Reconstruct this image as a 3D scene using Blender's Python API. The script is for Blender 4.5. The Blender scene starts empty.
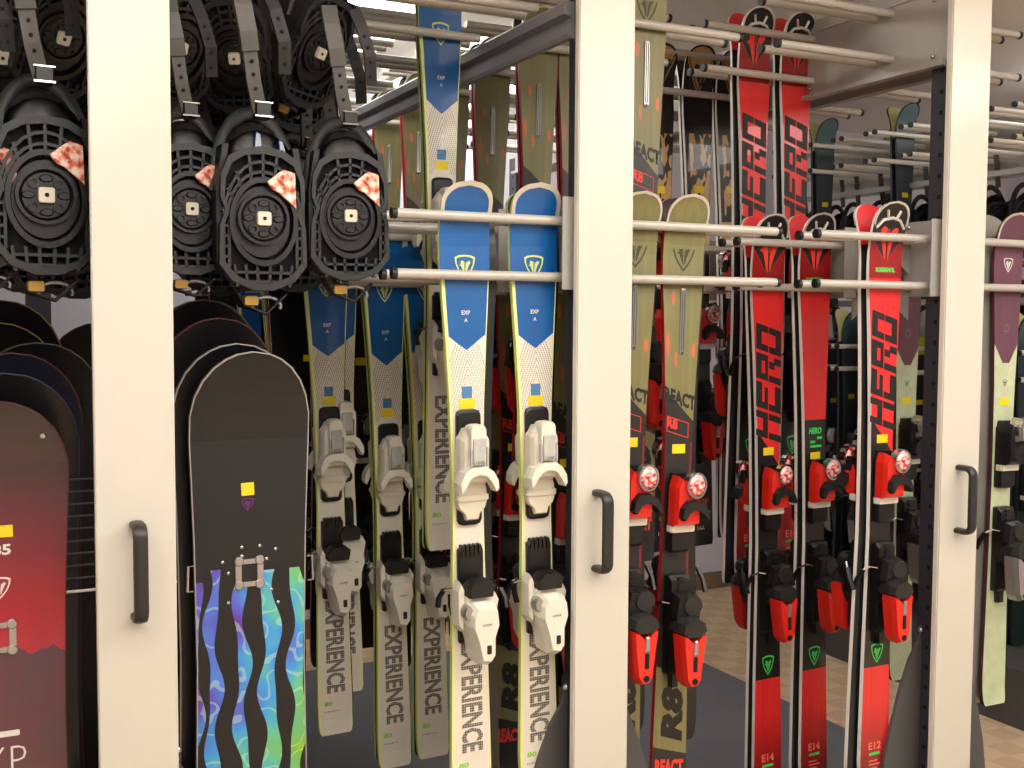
import bpy, math, random
from mathutils import Vector, Matrix
random.seed(7)
C = bpy.context.scene.collection
SC = bpy.context.scene

# ------------------------------------------------------------------ camera, light, exposure
H = 1.65                       # eye height
F_PX, YAW, PITCH, ROLL = 1120.0, math.radians(26.4), math.radians(3.35), .0052
_f = Vector((math.sin(YAW)*math.cos(PITCH), math.cos(YAW)*math.cos(PITCH), -math.sin(PITCH)))
_r = Vector((math.cos(YAW), -math.sin(YAW), 0)); _u = _r.cross(_f)
R_ = _r*math.cos(ROLL) + _u*math.sin(ROLL); U_ = _u*math.cos(ROLL) - _r*math.sin(ROLL)
EYE = Vector((0, 0, H))
cam = bpy.data.objects.new('camera', bpy.data.cameras.new('camera')); C.objects.link(cam)
cam.data.sensor_width = 36; cam.data.lens = 36*F_PX/1024; cam.data.clip_start = .05
cam.matrix_world = Matrix((( R_.x, U_.x, -_f.x, EYE.x), (R_.y, U_.y, -_f.y, EYE.y), (R_.z, U_.z, -_f.z, EYE.z), (0, 0, 0, 1)))
SC.camera = cam
w = bpy.data.worlds.new('world'); SC.world = w; w.use_nodes = True
w.node_tree.nodes['Background'].inputs[0].default_value = (.9, .92, 1, 1)
w.node_tree.nodes['Background'].inputs[1].default_value = .15
SC.view_settings.view_transform = 'Standard'; SC.view_settings.look = 'None'
SC.view_settings.exposure = 0.0; SC.view_settings.gamma = 1.0; SC.view_settings.use_curve_mapping = False
CEIL = 2.85
LAMP_E = 7.1
LAMPS = [(1.32, 4.15), (-.6, .95), (.45, .95), (1.5, .95), (2.55, .95), (3.6, .95), (.45, -.7), (2.0, -.7), (3.5, -.7), (5.0, 3.2), (2.3, 4.9)]  # aisle row holds added lamps that brighten the rack fronts
LAMP_AT = ['', 'farthest left over the front aisle', 'second from the left over the front aisle', 'over the middle of the front aisle', 'second from the right over the front aisle', 'farthest right over the front aisle', 'at the left behind the viewer', 'at the middle behind the viewer', 'at the right behind the viewer', 'added over the far right corner to brighten the rods', 'added to brighten the back wall behind the olive skis']  # last entries: lamps added to light the far rods and back wall

def at(px, py, Y):
    d = _f + R_*((px-512)/F_PX) - U_*((py-384)/F_PX)
    return EYE + d*(Y/d.y)

# ------------------------------------------------------------------ materials
def s2l(c):
    return tuple(((x/255)/12.92 if x/255 <= .04045 else ((x/255+.055)/1.055)**2.4) for x in c) + (1,)
class G:
    """small builder for procedural node materials"""
    def __init__(s, name, rough=.5, metal=0, coat=0, spec=.5):
        s.mat = bpy.data.materials.new(name); s.mat.use_nodes = True
        s.nt = s.mat.node_tree; s.b = s.nt.nodes['Principled BSDF']
        s.b.inputs['Roughness'].default_value = rough; s.b.inputs['Metallic'].default_value = metal
        s.b.inputs['Coat Weight'].default_value = coat; s.b.inputs['Specular IOR Level'].default_value = spec
        s._uv = None
    def inp(s, node, i, v):
        if hasattr(v, 'links') or isinstance(v, bpy.types.NodeSocket): s.nt.links.new(v, node.inputs[i])
        else: node.inputs[i].default_value = v
    def m(s, op, a, b=0.0, c=0.0):
        n = s.nt.nodes.new('ShaderNodeMath'); n.operation = op
        s.inp(n, 0, a); s.inp(n, 1, b); s.inp(n, 2, c)
        return n.outputs[0]
    def gt(s, a, b): return s.m('GREATER_THAN', a, b)
    def lt(s, a, b): return s.m('LESS_THAN', a, b)
    def band(s, a, lo, hi): return s.m('MULTIPLY', s.gt(a, lo), s.lt(a, hi))
    def mix(s, f, a, b):
        n = s.nt.nodes.new('ShaderNodeMix'); n.data_type = 'RGBA'
        s.inp(n, 0, f)
        for i, v in ((6, a), (7, b)):
            if isinstance(v, tuple): n.inputs[i].default_value = v
            else: s.nt.links.new(v, n.inputs[i])
        return n.outputs[2]
    def uv(s):
        if not s._uv:
            n = s.nt.nodes.new('ShaderNodeUVMap'); x = s.nt.nodes.new('ShaderNodeSeparateXYZ')
            s.nt.links.new(n.outputs[0], x.inputs[0]); s._uv = (x.outputs[0], x.outputs[1], n.outputs[0])
        return s._uv
    def noise(s, scale, detail=2, vec=None, sx=1, sy=1, sz=1):
        n = s.nt.nodes.new('ShaderNodeTexNoise'); n.inputs['Scale'].default_value = scale; n.inputs['Detail'].default_value = detail
        if vec is None:
            t = s.nt.nodes.new('ShaderNodeTexCoord'); vec = t.outputs['Object']
        mp = s.nt.nodes.new('ShaderNodeMapping'); mp.inputs['Scale'].default_value = (sx, sy, sz)
        s.nt.links.new(vec, mp.inputs[0]); s.nt.links.new(mp.outputs[0], n.inputs['Vector'])
        return n.outputs[0]
    def ramp(s, f, stops):
        n = s.nt.nodes.new('ShaderNodeValToRGB'); s.nt.links.new(f, n.inputs[0])
        e = n.color_ramp.elements
        while len(e) < len(stops): e.new(.5)
        for el, (p, c) in zip(e, stops): el.position = p; el.color = c
        return n.outputs[0]
    def col(s, c):
        if isinstance(c, tuple): s.b.inputs['Base Color'].default_value = c
        else: s.nt.links.new(c, s.b.inputs['Base Color'])
        return s
    def bump(s, h, strength=.2, dist=.002):
        n = s.nt.nodes.new('ShaderNodeBump'); n.inputs['Strength'].default_value = strength; n.inputs['Distance'].default_value = dist
        s.nt.links.new(h, n.inputs['Height']); s.nt.links.new(n.outputs[0], s.b.inputs['Normal'])
def plain(name, rgb, rough=.5, metal=0, coat=0, var=.12, scale=30, spec=.5):
    g = G(name, rough, metal, coat, spec); c = s2l(rgb); d = tuple(x*(1-var) for x in c[:3]) + (1,)
    g.col(g.mix(g.noise(scale), d, c)); return g.mat
M = {}
M['panel'] = plain('panel_cream', (207, 203, 190), .22, var=.03, scale=4)
M['panel_edge'] = plain('panel_edge', (220, 214, 200), .4, var=.03)
M['handle'] = plain('handle_black', (40, 40, 38), .42)
M['post'] = plain('post_charcoal', (52, 54, 60), .5, metal=.1)
M['hole'] = plain('hole_black', (8, 8, 9), .9)
M['rack'] = plain('rack_grey', (168, 164, 158), .38, metal=.15, var=.06)
M['beam'] = plain('beam_grey', (138, 136, 140), .4, metal=.1, var=.08)
M['rod'] = plain('rod_grey', (184, 178, 168), .3, metal=.1, var=.05)
M['rodw'] = plain('rod_white', (246, 241, 230), .35, var=.05)
M['cap'] = plain('cap_black', (20, 20, 22), .45)
M['bolt'] = plain('bolt_steel', (190, 190, 190), .25, metal=.9)
M['gusset'] = plain('gusset_slate', (80, 79, 79), .5, var=.06)
M['black'] = plain('black_plastic', (14, 14, 14), .38)
M['black2'] = plain('black_nylon', (18, 18, 18), .5)
M['dark'] = plain('charcoal_plastic', (32, 33, 32), .45)
M['strap'] = plain('strap_grey', (78, 77, 70), .42)
M['white'] = plain('white_plastic', (226, 220, 204), .35, var=.05)
M['white2'] = plain('offwhite_plastic', (214, 206, 186), .4, var=.06)
M['chrome'] = plain('chrome', (205, 205, 205), .12, metal=1)
M['silver'] = plain('silver_plastic', (170, 168, 165), .25, metal=.6)
M['clear'] = plain('clear_window', (196, 194, 188), .08, coat=.6, var=.3, scale=120)
M['red'] = plain('red_plastic', (226, 40, 26), .32, coat=.3, var=.1)
M['redd'] = plain('dark_red_plastic', (150, 18, 20), .35, var=.1)
M['yellow'] = plain('yellow_sticker', (244, 216, 26), .5, var=.2, scale=160)
M['bluesticker'] = plain('blue_sticker', (86, 140, 190), .5, var=.5, scale=400)
M['base'] = plain('ski_base', (24, 24, 26), .35)
M['rim'] = plain('tip_rim', (214, 208, 196), .28, metal=.35)
M['rimd'] = plain('tip_rim_dark', (60, 56, 52), .2, metal=.6)
g = G('ski_base_red', .35); u_, v_, _ = g.uv(); g.col(g.mix(g.gt(v_, .93), s2l((24, 24, 26)), s2l((206, 40, 48)))); M['base_red'] = g.mat; M['base_silver'] = plain('ski_base_silver', (150, 148, 142), .3, metal=.4); g = G('ski_base_cream', .4); u_, v_, _ = g.uv(); g.col(g.mix(g.gt(v_, .88), s2l((26, 34, 38)), s2l((214, 206, 150)))); M['base_cream'] = g.mat
M['lime'] = plain('lime_sidewall', (216, 224, 128), .4, var=.05)
M['redside'] = plain('red_sidewall', (176, 26, 36), .35)
M['whiteside'] = plain('white_sidewall', (254, 250, 242), .35, var=.04)
M['darkside'] = plain('dark_sidewall', (40, 40, 42), .4)
M['plumside'] = plain('plum_sidewall', (82, 30, 44), .4)
M['ink'] = plain('ink_black', (24, 23, 22), .5)
g = G('ink_grey', .5); t_ = g.nt.nodes.new('ShaderNodeTexCoord'); x_ = g.nt.nodes.new('ShaderNodeSeparateXYZ'); g.nt.links.new(t_.outputs['Object'], x_.inputs[0])
g.col(g.mix(g.m('MULTIPLY', g.gt(g.m('FRACT', g.m('MULTIPLY', x_.outputs[0], 160)), .55), g.gt(g.m('FRACT', g.m('MULTIPLY', x_.outputs[2], 160)), .5)), s2l((98, 93, 84)), s2l((176, 170, 156)))); M['inkgrey'] = g.mat
M['inkgreen'] = plain('ink_green', (70, 214, 90), .5)
M['inklime'] = plain('ink_lime', (130, 210, 30), .5)
M['inkred'] = plain('ink_red', (232, 58, 44), .5)
M['inkpink'] = plain('ink_pink', (250, 120, 96), .5)
M['inkwhite'] = plain('ink_white', (226, 224, 214), .5)
M['inkolive'] = plain('ink_olive_dark', (58, 60, 32), .5)
M['inkblue'] = plain('ink_navy', (40, 60, 100), .5)
M['gold'] = plain('gold_anodised', (190, 150, 70), .3, metal=.5)
M['wall'] = plain('wall_paint', (222, 220, 230), .8, var=.05, scale=3)
M['trimm'] = plain('baseboard_tan', (128, 110, 86), .6)
g = G('clear_red_dome', .1, coat=1); g.col(g.ramp(g.noise(85, 2), [(.40, s2l((196, 36, 40))), (.5, s2l((226, 130, 124))), (.62, s2l((240, 214, 206)))])); M['dome_red'] = g.mat
M['bluegleam'] = plain('blue_gloss', (30, 70, 130), .08, coat=1, var=.8, scale=30)

g = G('carpet_tile', .95)                                    # beige basket-weave carpet
t = g.nt.nodes.new('ShaderNodeTexCoord')
ck = g.nt.nodes.new('ShaderNodeTexChecker'); ck.inputs['Scale'].default_value = 9
ck.inputs['Color1'].default_value = s2l((230, 204, 170)); ck.inputs['Color2'].default_value = s2l((214, 186, 152))
g.nt.links.new(t.outputs['Object'], ck.inputs[0])
g.col(g.mix(g.m('MULTIPLY', g.noise(60, 4), .5), ck.outputs[0], s2l((180, 150, 118)))); g.bump(g.noise(220, 2), .5, .004); M['carpet'] = g.mat
g = G('rubber_mat', .8); g.col(g.mix(g.noise(90, 3), s2l((98, 99, 106)), s2l((118, 119, 126)))); g.bump(g.noise(160), .3, .002); M['mat'] = g.mat
g = G('ceiling_tile', .9)
g.col(g.mix(g.noise(90, 4), s2l((236, 230, 222)), s2l((214, 207, 198)))); g.bump(g.noise(130, 3), .5, .004); M['ceil'] = g.mat
g = G('lamp_diffuser'); g.b.inputs['Emission Color'].default_value = (1, .97, .915, 1); g.b.inputs['Emission Strength'].default_value = LAMP_E
g.col((.9, .9, .88, 1)); M['lamp'] = g.mat
g = G('torn_sticker', .5)
g.col(g.ramp(g.noise(70, 3), [(.36, s2l((150, 40, 20))), (.46, s2l((226, 116, 84))), (.6, s2l((246, 220, 205)))])); M['torn'] = g.mat

def top_blue():
    g = G('topsheet_blue_white', .32, coat=.35); u, v, _ = g.uv(); au = g.m('ABSOLUTE', u)
    chev = g.m('ADD', .735, g.m('MULTIPLY', au, .026))
    blue = g.gt(v, chev)
    k = g.m('ADD', v, g.m('MULTIPLY', au, .085))
    ln = g.lt(g.m('FRACT', g.m('MULTIPLY', k, 85)), .30)
    dots = g.lt(g.m('FRACT', g.m('MULTIPLY', v, 300)), .62)
    lm = g.m('MULTIPLY', g.m('MULTIPLY', ln, dots), g.m('MULTIPLY', g.band(k, .685, .80), g.gt(v, .635)))
    white = g.mix(g.noise(40, 2, sz=.1), s2l((230, 224, 210)), s2l((218, 211, 194)))
    c = g.mix(lm, white, s2l((86, 84, 92)))
    c = g.mix(blue, c, g.mix(g.noise(9, 2, sz=.3), s2l((6, 76, 144)), s2l((14, 98, 166))))
    lime = g.m('MAXIMUM', g.m('MULTIPLY', g.lt(u, -.86), g.lt(v, .86)), g.m('MULTIPLY', g.gt(u, .95), g.lt(v, .86)))
    c = g.mix(lime, c, s2l((226, 232, 150)))
    return g.col(c).mat
def top_olive():
    g = G('topsheet_olive', .42); u, v, _ = g.uv()
    st = g.noise(60, 3, sz=.02)
    c = g.mix(st, s2l((104, 100, 62)), s2l((136, 130, 84)))
    blk = g.m('MULTIPLY', g.lt(v, g.m('SUBTRACT', .66, g.m('MULTIPLY', u, .026))), g.gt(v, g.m('SUBTRACT', .222, g.m('MULTIPLY', u, .012))))
    low = g.lt(v, g.m('SUBTRACT', .090, g.m('MULTIPLY', u, .01)))
    c = g.mix(g.m('MAXIMUM', blk, low), c, g.mix(st, s2l((30, 28, 27)), s2l((44, 41, 40))))
    sp = None
    for (a, b, hw, hv) in ((-.5, .835, .1, .012), (-.35, .735, .09, .013), (.72, .75, .12, .012), (-.8, .76, .1, .02)):
        d = g.m('ADD', g.m('POWER', g.m('DIVIDE', g.m('SUBTRACT', u, a), hw), 2.0), g.m('POWER', g.m('DIVIDE', g.m('SUBTRACT', v, b), hv), 2.0))
        q = g.lt(d, 1.0); sp = q if sp is None else g.m('MAXIMUM', sp, q)
    c = g.mix(g.m('MULTIPLY', sp, .6), c, s2l((226, 92, 58)))
    c = g.mix(g.m('MULTIPLY', g.gt(u, .86), g.m('MULTIPLY', g.band(v, .3, .6), .6)), c, s2l((150, 20, 24)))
    return g.col(c).mat
def top_hero(plain_mid):
    g = G('topsheet_red' + ('_plain' if plain_mid else ''), .3, coat=.4); u, v, _ = g.uv(); au = g.m('ABSOLUTE', u)
    st = g.noise(70, 3, sz=.012)
    red = g.mix(st, s2l((204, 26, 30)), s2l((234, 54, 50)))
    c = red
    # fade to dark red above the maker's name, V of black at the tip
    c = g.mix(g.gt(v, .875), c, g.mix(g.noise(150, 2), s2l((104, 18, 20)), s2l((176, 24, 26))))
    vv = g.m('SUBTRACT', v, g.m('MULTIPLY', au, .045))
    c = g.mix(g.gt(vv, .902), c, s2l((40, 36, 36)))
    c = g.mix(g.band(vv, .897, .902), c, s2l((150, 40, 40)))
    c = g.mix(g.gt(v, .955), c, s2l((22, 21, 22)))
    if plain_mid: hi = g.m('ADD', .652, g.m('MULTIPLY', u, 0))
    else: hi = g.m('SUBTRACT', .612, g.m('MULTIPLY', u, .03))
    c = g.mix(g.m('MULTIPLY', g.m('MINIMUM', g.m('MAXIMUM', g.m('MULTIPLY', g.m('SUBTRACT', .16, v), 9.0), 0.0), 1.0), .75), c, s2l((70, 14, 16)))
    mid = g.m('MULTIPLY', g.lt(v, hi), g.gt(v, .219))
    c = g.mix(mid, c, g.mix(st, s2l((22, 20, 21)), s2l((36, 32, 33))))
    return g.col(c).mat
def top_gold():
    g = G('topsheet_black_gold', .3, coat=.4); u, v, uv = g.uv(); au = g.m('ABSOLUTE', u)
    st = g.noise(80, 2, sz=.01)
    c = g.mix(st, s2l((18, 20, 20)), s2l((42, 40, 40)))
    vv = g.m('SUBTRACT', v, g.m('MULTIPLY', au, .075))
    camel = s2l((176, 142, 84))
    c = g.mix(g.gt(vv, .905), c, camel); c = g.mix(g.band(vv, .912, .917), c, s2l((30, 26, 20)))
    n1 = g.gt(g.noise(34, 1, sz=.5), .52)
    camo = g.mix(n1, s2l((28, 24, 20)), s2l((196, 160, 104)))
    c = g.mix(g.m('MULTIPLY', g.band(v, .66, .83), g.band(u, -.7, .95)), c, camo)
    c = g.mix(g.band(v, .60, .655), c, s2l((206, 176, 120)))
    c = g.mix(g.band(v, .395, .45), c, s2l((150, 124, 78)))
    c = g.mix(g.band(v, .212, .262), c, s2l((160, 132, 86)))
    c = g.mix(g.m('MULTIPLY', g.band(v, .062, .070), g.band(u, -.2, .8)), c, s2l((40, 180, 80)))
    return g.col(c).mat
def top_plum():
    g = G('topsheet_plum_mint', .42); u, v, _ = g.uv(); au = g.m('ABSOLUTE', u)
    mint = g.mix(g.noise(24, 4), s2l((158, 176, 136)), s2l((206, 212, 178)))
    ch = g.m('ADD', .70, g.m('MULTIPLY', g.m('MAXIMUM', g.m('SUBTRACT', au, .3), 0.0), .055))
    c = g.mix(g.gt(v, ch), mint, g.mix(g.noise(40, 3, sz=.1), s2l((88, 52, 68)), s2l((112, 70, 86))))
    return g.col(c).mat
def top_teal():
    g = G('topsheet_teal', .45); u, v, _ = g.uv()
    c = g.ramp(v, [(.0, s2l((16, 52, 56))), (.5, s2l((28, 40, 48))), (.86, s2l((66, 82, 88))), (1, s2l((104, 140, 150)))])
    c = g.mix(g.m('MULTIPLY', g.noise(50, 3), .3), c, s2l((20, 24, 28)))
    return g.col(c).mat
def top_grey():
    g = G('topsheet_grey_yellow', .45); u, v, _ = g.uv()
    c = g.ramp(v, [(.0, s2l((30, 34, 36))), (.84, s2l((30, 34, 36))), (.845, s2l((206, 214, 40))), (.90, s2l((206, 214, 40))), (.905, s2l((140, 150, 148))), (1, s2l((160, 168, 164)))])
    return g.col(c).mat
M['t_blue'], M['t_olive'], M['t_hero'], M['t_heroP'], M['t_gold'], M['t_plum'], M['t_teal'], M['t_grey'] = \
    top_blue(), top_olive(), top_hero(False), top_hero(True), top_gold(), top_plum(), top_teal(), top_grey()
def board_drip():
    g = G('board_black_drips', .5); u, v, uv = g.uv()      # u across in metres, v metres from the nose
    cols = None; mask = None
    hue = g.m('ADD', g.m('ADD', .62, g.m('MULTIPLY', u, -1.6)), g.m('MULTIPLY', g.m('SUBTRACT', g.noise(7, 2), .5), .9))
    hue = g.m('ADD', hue, g.m('MULTIPLY', g.m('MAXIMUM', g.m('SUBTRACT', v, .62), 0.0), -.45))
    c = g.ramp(hue, [(.0, s2l((226, 206, 40))), (.22, s2l((120, 178, 50))), (.42, s2l((96, 186, 150))), (.56, s2l((60, 150, 214))), (.72, s2l((86, 92, 200))), (.86, s2l((98, 44, 150))), (1, s2l((74, 30, 92)))])
    c = g.mix(g.m('MULTIPLY', g.gt(g.m('FRACT', g.m('ADD', g.m('MULTIPLY', v, 11), g.m('MULTIPLY', g.noise(16, 1), 3.5))), .82), .35), c, s2l((190, 226, 190)))
    for i, (uc, hw, v0, ph) in enumerate(((-.122, .009, .50, 0), (-.084, .0115, .475, 1.3), (-.022, .0115, .51, 2.4), (.040, .0165, .485, 4.0), (.104, .0155, .485, 5.2))):
        wob = g.m('MULTIPLY', g.m('SINE', g.m('ADD', g.m('MULTIPLY', v, 26), ph)), .008)
        wid = g.m('ADD', hw, g.m('MULTIPLY', g.m('SINE', g.m('ADD', g.m('MULTIPLY', v, 41), ph*2)), .0045))
        q = g.m('MULTIPLY', g.lt(g.m('ABSOLUTE', g.m('SUBTRACT', g.m('SUBTRACT', u, uc), wob)), wid), g.gt(v, v0))
        mask = q if mask is None else g.m('MAXIMUM', mask, q)
    blk = g.mix(g.noise(120, 2), s2l((16, 16, 15)), s2l((23, 22, 21)))
    return g.col(g.mix(mask, blk, c)).mat
def board_red():
    g = G('board_red_plum', .3, coat=.4); u, v, uv = g.uv()
    c = g.ramp(g.m('DIVIDE', v, 1.0), [(.0, s2l((46, 36, 40))), (.15, s2l((60, 40, 45))), (.31, s2l((120, 34, 44))), (.43, s2l((172, 28, 46))), (.53, s2l((192, 44, 62)))])
    c = g.mix(g.m('MULTIPLY', g.m('MULTIPLY', g.noise(3, 2, sx=8, sz=.5), .45), g.m('MINIMUM', g.m('MAXIMUM', g.m('MULTIPLY', g.m('SUBTRACT', v, .22), 6.0), 0.0), 1.0)), c, s2l((120, 24, 36)))
    edge = g.m('ADD', .50, g.m('MULTIPLY', g.m('SUBTRACT', g.noise(22, 4, sz=0), .5), .05))
    edge = g.m('ADD', edge, g.m('MULTIPLY', u, .12))
    c = g.mix(g.gt(v, edge), c, g.mix(g.m('SUBTRACT', g.m('MULTIPLY', g.noise(5, 1), 1.6), .3), s2l((74, 62, 74)), s2l((112, 40, 54))))
    return g.col(c).mat
M['b_drip'], M['b_red'] = board_drip(), board_red()
M['b_black'] = plain('board_black', (12, 12, 14), .4, coat=.2)
M['b_navy'] = plain('board_navy', (22, 24, 40), .4, coat=.2)
M['edge'] = plain('steel_edge', (176, 174, 168), .3, metal=.5)
M['edge_red'] = plain('red_edge', (74, 32, 32), .4); M['edge_gold'] = plain('gold_edge', (150, 128, 80), .35, metal=.3)
M['edge_blue'] = plain('blue_edge', (48, 50, 78), .4); M['edge_olive'] = plain('olive_edge', (70, 74, 60), .4)

# ------------------------------------------------------------------ mesh helpers
class MB:
    def __init__(s): s.v = []; s.f = []; s.mi = []; s.uvs = None
    def add(s, vs, fs, m=0):
        o = len(s.v); s.v += [tuple(p) for p in vs]
        for f in fs: s.f.append([i+o for i in f]); s.mi.append(m)
        return s
    def box(s, x0, x1, y0, y1, z0, z1, m=0):
        return s.add([(x0, y0, z0), (x1, y0, z0), (x1, y1, z0), (x0, y1, z0), (x0, y0, z1), (x1, y0, z1), (x1, y1, z1), (x0, y1, z1)],
                     [(0, 3, 2, 1), (4, 5, 6, 7), (0, 1, 5, 4), (1, 2, 6, 5), (2, 3, 7, 6), (3, 0, 4, 7)], m)
    def tube(s, pts, r, n=8, m=0, caps=True, sq=None):
        pts = [Vector(p) for p in pts]; rings = []; last = None
        for i, p in enumerate(pts):
            d = (pts[min(i+1, len(pts)-1)] - pts[max(i-1, 0)]).normalized()
            if last is None:
                a = Vector((0, 0, 1)) if abs(d.z) < .9 else Vector((1, 0, 0)); a = d.cross(a).normalized()
            else: a = (last - d*last.dot(d)).normalized()
            last = a; b = d.cross(a)
            rr = r[i] if isinstance(r, (list, tuple)) else r
            ra, rb = (rr, rr) if sq is None else sq
            rings.append([p + a*math.cos(2*math.pi*k/n + math.pi/n)*ra + b*math.sin(2*math.pi*k/n + math.pi/n)*rb for k in range(n)])
        vs = [q for R in rings for q in R]; fs = []
        for i in range(len(pts)-1):
            for k in range(n): fs.append((i*n+k, i*n+(k+1) % n, (i+1)*n+(k+1) % n, (i+1)*n+k))
        if caps: fs.append(tuple(range(n))[::-1]); fs.append(tuple(range((len(pts)-1)*n, len(pts)*n)))
        return s.add(vs, fs, m)
    def prism(s, outline, y0, y1, sc=.9, m=0, mid=.65, off=(0, 0), mtop=None):
        """outline in x,z (counter-clockwise seen from -y), from y0 (back) out to y1 (front, more negative), chamfered top"""
        n = len(outline); cx = sum(p[0] for p in outline)/n; cz = sum(p[1] for p in outline)/n
        lv = [(y0, 1, 0), (y0+(y1-y0)*mid, 1, mid), (y1, sc, 1)]; vs = []
        for (y, k, q) in lv: vs += [(cx+(x-cx)*k+off[0]*q, y, cz+(z-cz)*k+off[1]*q) for x, z in outline]
        fs = []
        for i in range(2):
            for k in range(n): fs.append((i*n+k, i*n+(k+1) % n, (i+1)*n+(k+1) % n, (i+1)*n+k))
        fs.append(tuple(range(n))[::-1]); s.add(vs, fs, m)
        s.add(vs[2*n:], [tuple(range(n))], m if mtop is None else mtop)
        return s
    def flat(s, outline, y=0, m=0, th=.0005):
        if sum(outline[i][0]*outline[(i+1) % len(outline)][1]-outline[(i+1) % len(outline)][0]*outline[i][1] for i in range(len(outline))) < 0: outline = outline[::-1]
        return s.prism(outline, y, y-th, 1.0, m, .5)
    def ring(s, outer, inner, y0, y1, m=0):
        n = len(outer); vs = [(x, y, z) for L, y in ((outer, y0), (outer, y1), (inner, y1), (inner, y0)) for x, z in L]; fs = []
        for a, b in ((0, 1), (1, 2), (2, 3)):
            for k in range(n): fs.append((a*n+k, a*n+(k+1) % n, b*n+(k+1) % n, b*n+k))
        return s.add(vs, fs, m)
    def sphere(s, c, r, nu=10, nv=6, m=0):
        vs = []; fs = []
        rx, ry, rz = r if isinstance(r, tuple) else (r, r, r)
        for i in range(nv+1):
            th = math.pi*i/nv
            for k in range(nu):
                ph = 2*math.pi*k/nu; vs.append((c[0]+rx*math.sin(th)*math.cos(ph), c[1]+ry*math.sin(th)*math.sin(ph), c[2]+rz*math.cos(th)))
        for i in range(nv):
            for k in range(nu): fs.append((i*nu+k, (i+1)*nu+k, (i+1)*nu+(k+1) % nu, i*nu+(k+1) % nu))
        return s.add(vs, fs, m)
    def mesh(s, name, mats, smooth=False, uv=None):
        me = bpy.data.meshes.new(name); me.from_pydata(s.v, [], s.f)
        for m in mats: me.materials.append(M[m])
        for p, i in zip(me.polygons, s.mi): p.material_index = i
        if uv:
            L = me.uv_layers.new(name='UVMap')
            for lp in me.loops: L.data[lp.index].uv = uv(lp.vertex_index, me.vertices[lp.vertex_index].co)
        if smooth:
            me.polygons.foreach_set('use_smooth', [True]*len(me.polygons)); me.set_sharp_from_angle(angle=math.radians(38))
        me.update(); return me
def link(name, me, parent=None, loc=(0, 0, 0), rot=(0, 0, 0), scale=(1, 1, 1)):
    o = bpy.data.objects.new(name, me); C.objects.link(o); o.location = loc; o.rotation_euler = rot; o.scale = scale
    if parent: o.parent = parent
    return o
def tag(o, label, cat, group=None):
    o['label'] = label; o['category'] = cat
    if group: o['group'] = group
    return o
def thing(name, label, cat, loc=(0, 0, 0), rot=(0, 0, 0), group=None):
    return tag(link(name, None, None, loc, rot), label, cat, group)
def struct(name, mb, mats, parent=None):
    o = link(name, mb.mesh(name, mats), parent); o['kind'] = 'structure'; return o
def circ(cx, cz, rx, rz=None, n=16, a0=0, a1=2*math.pi, closed=True):
    rz = rx if rz is None else rz; k = n if closed else n-1
    return [(cx+rx*math.cos(a0+(a1-a0)*i/k), cz+rz*math.sin(a0+(a1-a0)*i/k)) for i in range(n)]
def rr(x0, x1, z0, z1, r=.006):
    o = []
    for cx, cz, a in ((x1-r, z0+r, -90), (x1-r, z1-r, 0), (x0+r, z1-r, 90), (x0+r, z0+r, 180)):
        for k in (0, 45, 90): o.append((cx+r*math.cos(math.radians(a+k)), cz+r*math.sin(math.radians(a+k))))
    return o

_DG = None
def text_mesh(body, w, h, mat, rot=0, bold=.02, shear=0, name='lettering', fit=True):
    """flat lettering in the x-z plane facing -y, centred, fitted to w (x) by h (z); rot 90 reads upwards, -90 downwards"""
    cu = bpy.data.curves.new('t', 'FONT'); cu.body = body; cu.size = 1; cu.offset = bold; cu.shear = shear; cu.resolution_u = 2
    o = bpy.data.objects.new('t', cu); C.objects.link(o)
    dg = bpy.context.evaluated_depsgraph_get(); me = bpy.data.meshes.new_from_object(o.evaluated_get(dg)); bpy.data.objects.remove(o)
    P = [(v.co.x, v.co.y) for v in me.vertices]
    if rot == 90: P = [(-y, x) for x, y in P]
    if rot == -90: P = [(y, -x) for x, y in P]
    x0, x1 = min(p[0] for p in P), max(p[0] for p in P); z0, z1 = min(p[1] for p in P), max(p[1] for p in P)
    kx, kz = w/(x1-x0), h/(z1-z0)
    for v, p in zip(me.vertices, P): v.co = ((p[0]-(x0+x1)/2)*kx, 0, (p[1]-(z0+z1)/2)*kz)
    me.materials.clear(); me.materials.append(M[mat]); me.name = name; me.update(); return me
def slant(me, k):
    for v in me.vertices: v.co.z += v.co.x*k
    return me

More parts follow.
